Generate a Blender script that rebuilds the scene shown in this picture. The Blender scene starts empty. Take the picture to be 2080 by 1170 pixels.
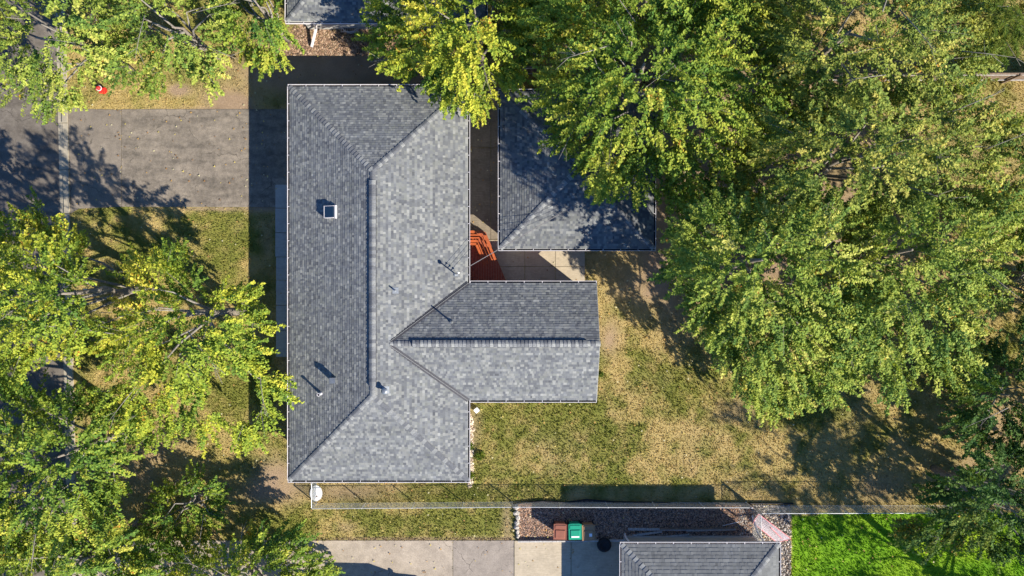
import bpy, math, random
import numpy as np
from mathutils import Vector, Matrix

# ------------------------------------------------------------------ camera, sky, sun, exposure
sc = bpy.context.scene
COL = sc.collection
CAM_H = 40.8                      # drone height above the lawn, 24 mm lens looking straight down
cam_data = bpy.data.cameras.new('drone_camera')
cam_data.sensor_width = 36.0
cam_data.lens = 24.0
cam_data.clip_end = 2000
cam = bpy.data.objects.new('drone_camera', cam_data)
cam.location = (0, 0, CAM_H)
COL.objects.link(cam)
sc.camera = cam

SUN_DIR = Vector((1.25, -0.98, 1.0)).normalized()      # towards the sun
SUN_ELEV = math.asin(SUN_DIR.z)
SUN_AZ = math.atan2(SUN_DIR.x, SUN_DIR.y)
world = bpy.data.worlds.new('World')
sc.world = world
world.use_nodes = True
wn = world.node_tree
sky = wn.nodes.new('ShaderNodeTexSky')
sky.sky_type = 'NISHITA'
sky.sun_disc = False
sky.sun_elevation = SUN_ELEV
sky.sun_rotation = SUN_AZ
sky.air_density = 0.8
sky.dust_density = 0.0
sky.ozone_density = 10.0
bg = wn.nodes['Background']
wn.links.new(sky.outputs['Color'], bg.inputs['Color'])
bg.inputs['Strength'].default_value = 0.11
sun_data = bpy.data.lights.new('sun', 'SUN')
sun_data.energy = 5.0
sun_data.angle = math.radians(0.53)
sun_data.color = (1.0, 0.93, 0.79)
sun = bpy.data.objects.new('sun', sun_data)
sun.rotation_euler = SUN_DIR.to_track_quat('Z', 'Y').to_euler()
sun.location = (30, -25, 30)
COL.objects.link(sun)
vs = sc.view_settings
vs.view_transform = 'Standard'
vs.look = 'None'
vs.exposure = 0.98
vs.gamma = 1
vs.use_curve_mapping = False

# ------------------------------------------------------------------ helpers
F = 1387.0
def T(px, py, z=0.0):
    """survey point of the aerial plan at height z -> metres"""
    k = (CAM_H - z) / F
    return Vector(((px - 1040) * k, (585 - py) * k, z))

def inside(poly, x, y):
    poly = np.asarray(poly, float)
    x = np.asarray(x, float); y = np.asarray(y, float)
    res = np.zeros(x.shape, bool)
    n = len(poly)
    for i in range(n):
        x0, y0 = poly[i]; x1, y1 = poly[(i + 1) % n]
        c = ((y0 > y) != (y1 > y)) & (x < (x1 - x0) * (y - y0) / (y1 - y0 + 1e-12) + x0)
        res ^= c
    return res

WL = {}
def tag(o, label=None, cat=None, group=None, kind=None):
    if label: o['label'] = label
    if cat: o['category'] = cat
    if group: o['group'] = group
    if kind: o['kind'] = kind
    return o

def empty(name, loc, label, cat, group=None):
    o = bpy.data.objects.new(name, None)
    o.location = loc
    o.empty_display_size = 0.3
    COL.objects.link(o)
    WL[o.name] = Vector(loc)
    return tag(o, label, cat, group)

class MB:
    def __init__(s):
        s.v = []; s.f = []; s.c = None
    def add(s, vs_, fs_):
        b = len(s.v)
        s.v.extend([tuple(p) for p in vs_])
        s.f.extend([tuple(b + i for i in f) for f in fs_])
        return s
    def box(s, x0, y0, z0, x1, y1, z1):
        v = [(x0,y0,z0),(x1,y0,z0),(x1,y1,z0),(x0,y1,z0),(x0,y0,z1),(x1,y0,z1),(x1,y1,z1),(x0,y1,z1)]
        return s.add(v, [(0,3,2,1),(4,5,6,7),(0,1,5,4),(1,2,6,5),(2,3,7,6),(3,0,4,7)])
    def prism(s, pts, z0, z1):
        """pts: counter-clockwise xy outline"""
        a = sum(pts[i][0]*pts[(i+1)%len(pts)][1]-pts[(i+1)%len(pts)][0]*pts[i][1] for i in range(len(pts)))
        if a < 0: pts = pts[::-1]
        n = len(pts)
        v = [(p[0], p[1], z0) for p in pts] + [(p[0], p[1], z1) for p in pts]
        f = [tuple(range(n, 2*n)), tuple(reversed(range(n)))]
        f += [(i, (i+1) % n, n + (i+1) % n, n + i) for i in range(n)]
        return s.add(v, f)
    def beam(s, a, b, w, h, up=(0, 0, 1)):
        a = Vector(a); b = Vector(b); d = (b - a).normalized(); up = Vector(up)
        l = up.cross(d)
        if l.length < 1e-4: l = Vector((1, 0, 0))
        l.normalize(); u = d.cross(l)
        v = []
        for p in (a, b):
            for (i, j) in ((-1,-1),(1,-1),(1,1),(-1,1)):
                v.append(p + l*(w/2*i) + u*(h/2*j))
        return s.add(v, [(0,3,2,1),(4,5,6,7),(0,1,5,4),(1,2,6,5),(2,3,7,6),(3,0,4,7)])
    def tube(s, pts, r, n=6, cap=True):
        pts = [Vector(p) for p in pts]
        rs = r if isinstance(r, (list, tuple)) else [r] * len(pts)
        v = []; f = []
        ref = Vector((0.13, 0.31, 0.94))
        for i, p in enumerate(pts):
            d = (pts[min(i+1, len(pts)-1)] - pts[max(i-1, 0)]).normalized()
            l = ref.cross(d)
            if l.length < 1e-3: l = Vector((1,0,0)).cross(d)
            l.normalize(); u = d.cross(l)
            for k in range(n):
                a = 2*math.pi*k/n
                v.append(p + (l*math.cos(a) + u*math.sin(a)) * rs[i])
        for i in range(len(pts)-1):
            for k in range(n):
                k2 = (k+1) % n
                f.append((i*n+k, i*n+k2, (i+1)*n+k2, (i+1)*n+k))
        if cap:
            f.append(tuple(reversed(range(n)))); f.append(tuple((len(pts)-1)*n+k for k in range(n)))
        return s.add(v, f)
    def lathe(s, c, prof, n=16):
        v = []; f = []
        for (r, z) in prof:
            for k in range(n):
                a = 2*math.pi*k/n
                v.append((c[0]+r*math.cos(a), c[1]+r*math.sin(a), c[2]+z))
        for i in range(len(prof)-1):
            for k in range(n):
                k2 = (k+1) % n
                f.append((i*n+k, i*n+k2, (i+1)*n+k2, (i+1)*n+k))
        f.append(tuple(reversed(range(n)))); f.append(tuple((len(prof)-1)*n+k for k in range(n)))
        return s.add(v, f)
    def build(s, name, mat, parent=None, smooth=False, kind=None, label=None):
        off = WL[parent.name] if parent is not None else Vector((0,0,0))
        me = bpy.data.meshes.new(name)
        me.from_pydata([(p[0]-off.x, p[1]-off.y, p[2]-off.z) for p in s.v], [], s.f)
        me.materials.append(mat)
        if smooth:
            me.polygons.foreach_set('use_smooth', [True]*len(me.polygons))
        me.update()
        o = bpy.data.objects.new(name, me)
        COL.objects.link(o)
        if parent is not None: o.parent = parent
        WL[o.name] = off.copy()
        if kind: o['kind'] = kind
        if label: o['label'] = label
        return o

def np_mesh(name, verts, tris, mat, parent=None, color=None, nside=3, kind=None, label=None):
    """fast mesh: verts (N,3), polys (M,nside), color per vertex (N,3)"""
    off = WL[parent.name] if parent is not None else Vector((0,0,0))
    verts = np.asarray(verts, np.float32) - np.array(off, np.float32)
    tris = np.asarray(tris, np.int32)
    me = bpy.data.meshes.new(name)
    me.vertices.add(len(verts)); me.vertices.foreach_set('co', verts.ravel())
    m = len(tris)
    me.loops.add(m*nside); me.loops.foreach_set('vertex_index', tris.ravel())
    me.polygons.add(m)
    me.polygons.foreach_set('loop_start', np.arange(0, m*nside, nside, dtype=np.int32))
    me.polygons.foreach_set('loop_total', np.full(m, nside, np.int32))
    if color is not None:
        ca = me.color_attributes.new('tint', 'FLOAT_COLOR', 'POINT')
        c4 = np.ones((len(verts), 4), np.float32); c4[:, :3] = color
        ca.data.foreach_set('color', c4.ravel())
    me.materials.append(mat)
    me.update(calc_edges=True)
    if nside == 3: me.shade_flat()
    o = bpy.data.objects.new(name, me)
    COL.objects.link(o)
    if parent is not None: o.parent = parent
    WL[o.name] = off.copy()
    if kind: o['kind'] = kind
    if label: o['label'] = label
    return o

# ------------------------------------------------------------------ materials
def new_mat(name):
    m = bpy.data.materials.new(name); m.use_nodes = True
    nt = m.node_tree
    return m, nt, nt.nodes['Principled BSDF']

def N(nt, t, **kw):
    n = nt.nodes.new(t)
    for k, v in kw.items():
        setattr(n, k, v)
    return n

def noise(nt, scale, detail=4.0, rough=0.6, vec=None):
    n = N(nt, 'ShaderNodeTexNoise')
    n.inputs['Scale'].default_value = scale; n.inputs['Detail'].default_value = detail
    n.inputs['Roughness'].default_value = rough
    if vec is not None: nt.links.new(vec, n.inputs['Vector'])
    return n.outputs['Fac']

def ramp(nt, fac, stops):
    r = N(nt, 'ShaderNodeValToRGB')
    el = r.color_ramp.elements
    while len(el) < len(stops): el.new(0.5)
    for e, (p, c) in zip(el, stops):
        e.position = p; e.color = (*c, 1) if len(c) == 3 else c
    nt.links.new(fac, r.inputs['Fac'])
    return r.outputs['Color']

def mix(nt, fac, a, b, mode='MIX'):
    n = N(nt, 'ShaderNodeMix', data_type='RGBA', blend_type=mode)
    for sock, v in ((n.inputs[0], fac), (n.inputs[6], a), (n.inputs[7], b)):
        if isinstance(v, (int, float)): sock.default_value = v
        elif isinstance(v, tuple): sock.default_value = (*v, 1)
        else: nt.links.new(v, sock)
    return n.outputs[2]

def math_(nt, op, a, b=None, c=None, clamp=False):
    n = N(nt, 'ShaderNodeMath', operation=op, use_clamp=clamp)
    for i, v in enumerate((a, b, c)):
        if v is None: continue
        if isinstance(v, (int, float)): n.inputs[i].default_value = v
        else: nt.links.new(v, n.inputs[i])
    return n.outputs[0]

def bump(nt, bsdf, h, strength=0.5, dist=0.02):
    b = N(nt, 'ShaderNodeBump')
    b.inputs['Strength'].default_value = strength; b.inputs['Distance'].default_value = dist
    nt.links.new(h, b.inputs['Height']); nt.links.new(b.outputs['Normal'], bsdf.inputs['Normal'])

def worldpos(nt):
    return N(nt, 'ShaderNodeNewGeometry').outputs['Position']

def plain(name, col, rough=0.6, var=0.12, scale=6.0, metal=0.0, bump_s=0.0, spec=0.3):
    m, nt, b = new_mat(name)
    p = worldpos(nt)
    n1 = noise(nt, scale, 5, 0.65, p)
    lo = tuple(c*(1-var*1.6) for c in col); hi = tuple(min(1, c*(1+var*1.6)) for c in col)
    c = ramp(nt, n1, [(0.25, lo), (0.75, hi)])
    nt.links.new(c, b.inputs['Base Color'])
    b.inputs['Roughness'].default_value = rough; b.inputs['Metallic'].default_value = metal
    b.inputs['Specular IOR Level'].default_value = spec
    if bump_s: bump(nt, b, noise(nt, scale*8, 3, 0.6, p), bump_s, 0.01)
    return m

def tinted(name, rough=0.85, fine=60.0, amp=0.25, spec=0.2, translucent=0.0):
    """colour from the mesh's own tint attribute with fine grain"""
    m, nt, b = new_mat(name)
    a = N(nt, 'ShaderNodeAttribute', attribute_name='tint')
    p = worldpos(nt)
    g = noise(nt, fine, 3, 0.7, p)
    g = math_(nt, 'MULTIPLY_ADD', noise(nt, 0.7, 4, 0.6, p), .8, math_(nt, 'MULTIPLY_ADD', g, .75, -.27)) if name == 'roof_shingle' else g
    k = math_(nt, 'MULTIPLY_ADD', g, amp*2, 1-amp)
    v = N(nt, 'ShaderNodeVectorMath', operation='SCALE')
    nt.links.new(a.outputs['Color'], v.inputs[0]); nt.links.new(k, v.inputs['Scale'])
    nt.links.new(v.outputs[0], b.inputs['Base Color'])
    b.inputs['Roughness'].default_value = rough
    b.inputs['Specular IOR Level'].default_value = spec
    if translucent:
        tr = N(nt, 'ShaderNodeBsdfTranslucent')
        v2 = N(nt, 'ShaderNodeVectorMath', operation='MULTIPLY')
        nt.links.new(v.outputs[0], v2.inputs[0]); v2.inputs[1].default_value = (1.25, 1.25, 0.55)
        nt.links.new(v2.outputs[0], tr.inputs['Color'])
        ms = N(nt, 'ShaderNodeMixShader'); ms.inputs[0].default_value = translucent
        nt.links.new(b.outputs[0], ms.inputs[1]); nt.links.new(tr.outputs[0], ms.inputs[2])
        nt.links.new(ms.outputs[0], nt.nodes['Material Output'].inputs['Surface'])
    return m

def asphalt(name, lo, hi, speck=0.5, streak=True):
    m, nt, b = new_mat(name)
    p = worldpos(nt)
    mp = N(nt, 'ShaderNodeMapping'); mp.inputs['Scale'].default_value = (0.35, 1.5, 1) if streak else (1, 1, 1)
    nt.links.new(p, mp.inputs['Vector'])
    big = noise(nt, 0.9, 5, 0.62, mp.outputs['Vector'])
    mid = noise(nt, 2.6, 6, 0.7, p)
    f = math_(nt, 'MULTIPLY_ADD', mid, 0.5, math_(nt, 'MULTIPLY', big, 0.5))
    c = ramp(nt, f, [(0.38, lo), (0.62, hi)])
    g = noise(nt, 21, 5, 0.85, p)
    gm = math_(nt, 'MULTIPLY_ADD', g, speck*4.4, 1-speck*2.2)
    v = N(nt, 'ShaderNodeVectorMath', operation='SCALE'); nt.links.new(c, v.inputs[0]); nt.links.new(gm, v.inputs['Scale'])
    vo = N(nt, 'ShaderNodeTexVoronoi'); vo.inputs['Scale'].default_value = 1.3; nt.links.new(p, vo.inputs['Vector'])
    dot = math_(nt, 'LESS_THAN', vo.outputs['Distance'], 0.022)
    c2 = mix(nt, math_(nt, 'MULTIPLY', dot, 0.6), v.outputs[0], (0.45, 0.4, 0.28))
    wv = N(nt, 'ShaderNodeTexNoise'); wv.inputs['Scale'].default_value = 1.1; wv.inputs['Detail'].default_value = 5; nt.links.new(p, wv.inputs['Vector'])
    ds = N(nt, 'ShaderNodeVectorMath', operation='MULTIPLY_ADD'); nt.links.new(wv.outputs['Color'], ds.inputs[0]); ds.inputs[1].default_value = (1.1, 1.1, 0); nt.links.new(p, ds.inputs[2])
    cr = N(nt, 'ShaderNodeTexVoronoi', feature='DISTANCE_TO_EDGE'); cr.inputs['Scale'].default_value = 0.28; nt.links.new(ds.outputs[0], cr.inputs['Vector'])
    crk = math_(nt, 'MULTIPLY', math_(nt, 'LESS_THAN', cr.outputs['Distance'], 0.0055), math_(nt, 'MULTIPLY', math_(nt, 'GREATER_THAN', big, 0.5), 0.5))
    c2 = mix(nt, crk, c2, (0.04, 0.035, 0.03))
    st = math_(nt, 'MULTIPLY', math_(nt, 'GREATER_THAN', noise(nt, 1.7, 3, 0.5, p), 0.70), 0.22)
    c2 = mix(nt, st, c2, (0.05, 0.045, 0.04))
    nt.links.new(c2, b.inputs['Base Color'])
    b.inputs['Roughness'].default_value = 0.9; b.inputs['Specular IOR Level'].default_value = 0.2
    bump(nt, b, g, 0.4, 0.012)
    return m

def concrete(name, col, stain=0.35):
    m, nt, b = new_mat(name)
    p = worldpos(nt)
    n1 = noise(nt, 1.1, 6, 0.65, p); n2 = noise(nt, 9, 4, 0.7, p)
    mp = N(nt, 'ShaderNodeMapping'); mp.inputs['Scale'].default_value = (1.2, 7, 1); nt.links.new(p, mp.inputs['Vector'])
    n3 = noise(nt, 2.0, 4, 0.6, mp.outputs['Vector'])
    f = math_(nt, 'MULTIPLY_ADD', n3, 0.3, math_(nt, 'MULTIPLY_ADD', n2, 0.3, math_(nt, 'MULTIPLY', n1, 0.4)))
    c = ramp(nt, f, [(0.36, tuple(x*(1-stain) for x in col)), (0.6, col), (0.8, tuple(min(1, x*1.12) for x in col))])
    nt.links.new(c, b.inputs['Base Color'])
    b.inputs['Roughness'].default_value = 0.9; b.inputs['Specular IOR Level'].default_value = 0.2
    bump(nt, b, noise(nt, 60, 3, 0.7, p), 0.25, 0.006)
    return m

M = {}
M['shingle'] = tinted('roof_shingle', 0.92, 70, 0.22, 0.15)
M['cap'] = plain('ridge_cap_grey', (0.19, 0.196, 0.205), 0.9, 0.25, 14, spec=0.15)
M['cap_light'] = plain('ridge_cap_light', (0.25, 0.255, 0.252), 0.9, 0.2, 14, spec=0.15)
M['cap_dark'] = plain('ridge_cap_dark', (0.135, 0.14, 0.152), 0.9, 0.2, 14, spec=0.15)
M['valley'] = plain('valley_metal', (0.055, 0.055, 0.065), 0.55, 0.2, 5, 0.3)
M['white_metal'] = plain('white_metal', (0.62, 0.59, 0.61), 0.45, 0.05, 4)
M['siding'] = plain('tan_siding', (0.36, 0.32, 0.27), 0.75, 0.06, 2)
M['siding_grey'] = plain('grey_siding', (0.42, 0.41, 0.39), 0.75, 0.06, 2)
M['trim'] = plain('window_trim', (0.7, 0.69, 0.66), 0.5, 0.04, 3)
M['door'] = plain('door_paint', (0.2, 0.06, 0.05), 0.45, 0.06, 3)
M['soffit'] = plain('soffit_white', (0.55, 0.54, 0.52), 0.7, 0.05, 3)
M['pipe'] = plain('vent_metal', (0.30, 0.32, 0.34), 0.4, 0.12, 9, 0.7)
M['dark_metal'] = plain('dark_metal', (0.03, 0.03, 0.035), 0.5, 0.2, 8, 0.5)
M['galv'] = plain('galvanised_steel', (0.66, 0.66, 0.67), 0.4, 0.08, 9, 0.35)
M['wire'] = plain('chain_link_wire', (0.52, 0.53, 0.52), 0.45, 0.1, 9, 0.55)
M['cable'] = plain('grey_cable', (0.16, 0.15, 0.155), 0.5, 0.1, 5)
M['cedar'] = plain('red_stained_cedar', (0.40, 0.095, 0.028), 0.55, 0.2, 7)
M['cedar_dark'] = plain('red_stained_deck', (0.36, 0.092, 0.045), 0.6, 0.22, 7)
M['concrete'] = concrete('pale_concrete', (0.50, 0.42, 0.31))
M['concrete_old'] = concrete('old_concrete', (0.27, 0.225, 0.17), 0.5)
M['concrete_walk'] = concrete('walk_concrete', (0.44, 0.43, 0.41), 0.3)
M['kerb'] = concrete('kerb_concrete', (0.42, 0.37, 0.29), 0.35)
M['street'] = asphalt('street_asphalt', (0.10, 0.085, 0.072), (0.19, 0.165, 0.14), 0.3)
M['apron'] = asphalt('apron_asphalt', (0.165, 0.14, 0.116), (0.25, 0.212, 0.174), 0.3, False)
M['drive'] = asphalt('driveway_asphalt', (0.115, 0.099, 0.083), (0.275, 0.232, 0.188), 0.4)
M['drive_tan'] = asphalt('tan_driveway', (0.30, 0.25, 0.20), (0.44, 0.37, 0.295), 0.35, False)
M['drive_grey'] = asphalt('grey_driveway', (0.24, 0.205, 0.175), (0.34, 0.29, 0.245), 0.35, False)
M['leaf'] = tinted('leaf', 0.6, 9, 0.12, 0.10, 0.26)
M['grass'] = tinted('grass_blade', 0.8, 6, 0.2, 0.15, 0.2)
M['stone'] = tinted('stone', 0.85, 25, 0.25, 0.25)
M['rock'] = plain('boulder', (0.42, 0.38, 0.33), 0.9, 0.3, 5, bump_s=0.4)
M['bark'] = plain('bark', (0.20, 0.17, 0.14), 0.9, 0.35, 9, bump_s=0.5)
M['bark_pale'] = plain('pale_bark', (0.21, 0.19, 0.165), 0.85, 0.3, 9)
M['wood_grey'] = plain('weathered_wood', (0.44, 0.42, 0.40), 0.85, 0.3, 9)
M['wood_brown'] = plain('fence_wood', (0.22, 0.155, 0.11), 0.85, 0.3, 7)
M['white'] = plain('white_plastic', (0.8, 0.8, 0.8), 0.4, 0.03, 3)
M['red'] = plain('hydrant_red', (0.62, 0.025, 0.02), 0.4, 0.1, 10)
M['rubber'] = plain('rubber', (0.018, 0.018, 0.02), 0.75, 0.3, 20)
M['brown_bin'] = plain('brown_bin_plastic', (0.25, 0.092, 0.06), 0.5, 0.07, 6)
M['green_bin'] = plain('green_bin_plastic', (0.012, 0.27, 0.165), 0.4, 0.07, 6)
M['tan_bin'] = plain('tan_bin_plastic', (0.36, 0.215, 0.11), 0.5, 0.07, 6)
M['pink'] = plain('pink_tube', (0.70, 0.22, 0.24), 0.5, 0.08, 6)
M['net'] = plain('white_net_cord', (0.78, 0.70, 0.74), 0.8, 0.06, 6)
M['soil'] = plain('soil', (0.07, 0.05, 0.038), 0.95, 0.4, 8, bump_s=0.5)
M['car'] = plain('silver_car_paint', (0.32, 0.34, 0.36), 0.25, 0.03, 2, 0.6)

mg, nt, b = new_mat('dark_glass')
b.inputs['Base Color'].default_value = (0.012, 0.03, 0.06, 1); b.inputs['Roughness'].default_value = 0.06
b.inputs['Specular IOR Level'].default_value = 0.7
M['glass'] = mg

# bark gets stretch
# ------------------------------------------------------------------ ground colour field
rng = np.random.default_rng(7)
def value_noise(x, y, cell, seed):
    """smooth noise in 0..1 over metres"""
    r = np.random.default_rng(seed)
    n = 256
    g = r.random((n, n))
    fx = np.asarray(x)/cell + 91.3; fy = np.asarray(y)/cell + 57.7
    ix = np.floor(fx).astype(int); iy = np.floor(fy).astype(int)
    tx = fx-ix; ty = fy-iy
    tx = tx*tx*(3-2*tx); ty = ty*ty*(3-2*ty)
    a = g[ix % n, iy % n]; b_ = g[(ix+1) % n, iy % n]; c = g[ix % n, (iy+1) % n]; d = g[(ix+1) % n, (iy+1) % n]
    return (a*(1-tx)+b_*tx)*(1-ty) + (c*(1-tx)+d*tx)*ty
def fbm(x, y, cell, seed, octs=4):
    s = 0; a = 1; t = 0
    for i in range(octs):
        s = s + a*value_noise(x, y, cell/2**i, seed+i); t += a; a *= 0.55
    return s/t

# (px, py, rx, ry, weight) blobs of bare soil / of green on the lawn, in plan pixels
DIRT = [(362,183,24,13,1.6),(455,200,60,24,.9),(480,212,40,16,.9),(660,145,190,42,1.3),(640,85,110,45,.6),(820,150,90,40,1.1),
        (880,165,60,45,1.2),(560,970,60,45,.9),(540,1005,70,28,.8),(690,1000,80,26,1.0),(330,900,70,45,.5),(290,960,60,60,.6),
        (1400,480,80,70,1.0),(1380,640,60,90,.55),(1330,560,60,70,.5),(1500,450,150,120,1.2),(1700,500,250,250,.9),(1300,300,200,200,1.0),
        (1640,200,260,120,1.1),(2050,860,70,130,.7),(1970,960,60,50,.6),(1790,990,60,40,.7),(1500,830,40,30,.5),(1240,690,22,40,.9),
        (575,150,60,50,.5),(200,640,60,40,.4),(960,870,22,70,.6),(1030,1060,14,50,.8),(700,1070,30,16,.6),(545,480,16,60,.4),
        (590,760,40,120,.8),(1500,1000,40,30,.3),(1300,590,60,40,.5),(850,1095,210,6,.9),(300,1097,120,8,.6),(400,222,150,5,.9),(430,424,110,7,.9),
        (540,423,40,8,.8)]
GREEN = [(470,500,50,110,.5),(480,790,60,90,.9),(540,700,30,140,.8),(1150,830,90,60,.6),(1340,770,60,40,.7),(1580,860,90,60,.5),
         (1640,820,80,60,.9),(900,1060,150,28,.9),(990,1065,70,26,.8),(740,1055,90,24,.4),(1180,975,120,25,.5),(840,1010,90,14,.6),(1000,1000,60,14,.5),
         (2040,700,50,50,.6),(2040,60,60,90,1.3),(2030,300,70,60,.5),(430,120,90,70,.6),(520,60,50,70,.5),(430,460,60,40,.6),(250,490,60,50,.6),
         (1750,880,70,60,.5),(1100,900,160,60,.25),(1250,900,130,80,.3),(560,1060,90,26,.4)]
GREEN_LAWN = [(1608,1043),(2400,1043),(2400,1500),(1608,1500)]
def blobs(L, px, py):
    s = np.zeros_like(px)
    for (cx, cy, rx, ry, w) in L:
        s += w*np.exp(-(((px-cx)/rx)**2 + ((py-cy)/ry)**2)*1.2)
    return s
def ground_fields(x, y):
    px = 1040 + x*F/CAM_H; py = 585 - y*F/CAM_H
    n1 = fbm(x, y, 3.2, 11, 5); n2 = fbm(x, y, 1.1, 31, 4); n3 = fbm(x, y, 6.5, 51, 3)
    d = blobs(DIRT, px, py)*(0.55+0.9*n2) + (n1-0.62)*0.9
    g = blobs(GREEN, px, py)*(0.5+0.9*n1) + (n3-0.5)*1.5 + (n2-0.5)*2.2 + (fbm(x,y,.45,91,2)-.5)*1.2 + 0.26
    lawn = inside(GREEN_LAWN, px + (n2-.5)*10, py + (n2-.5)*22 + (n1-.5)*14).astype(float)
    d = np.where(lawn > 0, d*0, d); g = np.where(lawn > 0, 2.2+n2, g)
    return np.clip(d, 0, 1), np.clip(g, 0, 1), lawn
def ground_rgb(x, y):
    d, g, lawn = ground_fields(x, y)
    n = fbm(x, y, 0.5, 71, 3)[..., None]; nl = np.clip(fbm(x, y, 2.6, 171, 4)[..., None]*2.6-.8, 0, 1)
    straw = np.array([0.50, 0.37, 0.16])*(1-n) + np.array([0.35, 0.275, 0.10])*n
    green = np.array([0.27, 0.25, 0.065])*(1-n) + np.array([0.14, 0.165, 0.032])*n
    lush = (np.array([0.33, 0.42, 0.03])*(1-n) + np.array([0.16, 0.27, 0.018])*n)*nl + (np.array([0.17, 0.32, 0.018])*(1-n) + np.array([0.08, 0.19, 0.012])*n)*(1-nl)
    lush = lush*1.25
    dirt = np.array([0.40, 0.285, 0.19])*(1-n) + np.array([0.26, 0.18, 0.115])*n
    g = g[..., None]; d = d[..., None]; lawn = lawn[..., None]
    c = straw*(1-g) + green*g
    c = c*(1-lawn) + lush*lawn
    return c*(1-d) + dirt*d

def make_ground():
    fx = np.arange(-36, 36.01, 0.16); fy = np.arange(-22, 22.01, 0.16)
    xs = np.concatenate([[-500, -150, -60], fx, [60, 150, 500]]); ys = np.concatenate([[-500, -150, -50], fy, [50, 150, 500]])
    X, Y = np.meshgrid(xs, ys)
    Z = -0.012*fbm(X, Y, 0.7, 5, 2)
    V = np.stack([X.ravel(), Y.ravel(), Z.ravel()], 1)
    C = ground_rgb(X.ravel(), Y.ravel())
    nx = len(xs); ny = len(ys)
    i, j = np.meshgrid(np.arange(nx-1), np.arange(ny-1))
    a = (j*nx+i).ravel()
    Q = np.stack([a, a+1, a+nx+1, a+nx], 1)
    m, nt, b = new_mat('lawn_ground')
    at = N(nt, 'ShaderNodeAttribute', attribute_name='tint')
    p = worldpos(nt)
    g1 = noise(nt, 11, 5, 0.75, p); g2 = noise(nt, 40, 3, 0.8, p)
    k = math_(nt, 'MULTIPLY_ADD', g1, 0.8, math_(nt, 'MULTIPLY_ADD', g2, 0.55, 0.325))
    v = N(nt, 'ShaderNodeVectorMath', operation='SCALE'); nt.links.new(at.outputs['Color'], v.inputs[0]); nt.links.new(k, v.inputs['Scale'])
    nt.links.new(v.outputs[0], b.inputs['Base Color'])
    b.inputs['Roughness'].default_value = 0.95; b.inputs['Specular IOR Level'].default_value = 0.1
    bump(nt, b, math_(nt, 'ADD', g1, g2), 0.8, 0.05)
    o = np_mesh('ground', V, Q, m, color=C, nside=4, kind='structure')
    return o
make_ground()

HARD = []           # outlines that stay free of grass, plan pixels
def sheet(name, pts, z, mat, kind='structure', depth=None, hard=True, zpx=0.0):
    P = [T(x, y, zpx) for (x, y) in pts]
    mb = MB().prism([(p.x, p.y) for p in P], z-(depth if depth else 0.05), z)
    if hard: HARD.append(pts)
    o = mb.build(name, mat)
    o['kind'] = kind
    return o

# ------------------------------------------------------------------ street, kerb, driveways, paths
sheet('street', [(-900,-1200),(122-29,-1200),(118,180),(124,440),(150,1200),(170,2400),(-900,2400)], 0.012, M['street'])
def kx(y): return 127 + (y-250)*0.022
KERB_Y = [-360,-250,-140,-30,78,175,250,345,434,540,640,745,850,955,1060,1165,1270]
for a, c in zip(KERB_Y[:-1], KERB_Y[1:]):
    low = (a == 250 or a == 345 or a == 175)
    hk = 0.05 if a == 250 else 0.11
    g = 0.5
    mb = MB()
    def kp(dx, y): 
        p = T(kx(y)+dx, y); return (p.x, p.y)
    mb.prism([kp(-8.5,a+g), kp(1,a+g), kp(1,c-g), kp(-8.5,c-g)], -0.1, 0.03)
    mb.prism([kp(1,a+g), kp(11,a+g), kp(11,c-g), kp(1,c-g)], -0.1, hk)
    mb.build('kerb', M['kerb'])['kind'] = 'structure'
HARD.append([(90,-1200),(139,180),(150,440),(190,1300),(-900,1300),(-900,-1200)])
sheet('driveway_apron', [(138,214),(165,221),(246.6,223),(246.6,420),(160,424),(143,434)], 0.014, M['apron'])
sheet('driveway', [(247.4,222),(640,222),(640,421),(247.4,420)], 0.022, M['drive'])
sheet('shared_driveway', [(150,1098),(919.6,1098),(919.6,1300),(150,1300)], 0.018, M['drive_tan'])
sheet('shared_driveway', [(920.4,1098),(1044,1098),(1044,1300),(920.4,1300)], 0.018, M['drive_grey'])
pp = bpy.data.objects.new('concrete_pad', None); COL.objects.link(pp); pp['kind'] = 'structure'; WL[pp.name] = Vector((0,0,0))
for q in ([(1045,1098),(1159.4,1098),(1159.4,1300),(1045,1300)], [(1160.4,1098),(1275,1098),(1275,1300),(1160.4,1300)]):
    o = sheet('slab', q, 0.05, M['concrete'], kind='structure', depth=0.1); o.parent = pp
# front walk along the west wall: eight slabs
fw = bpy.data.objects.new('front_walk', None); COL.objects.link(fw); fw['kind'] = 'structure'; WL[fw.name] = Vector((0,0,0))
wy = [375,423,473,522,569,620,671,725]
for a, c in zip(wy[:-1], wy[1:]):
    w = 560 if a < 522 else 561.5
    o = sheet('slab', [(w,a+.5),(634,a+.5),(634,c-.5),(w,c-.5)], 0.07+0.008*random.Random(a).random(), M['concrete_walk'], depth=0.12); o.parent = fw
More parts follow.
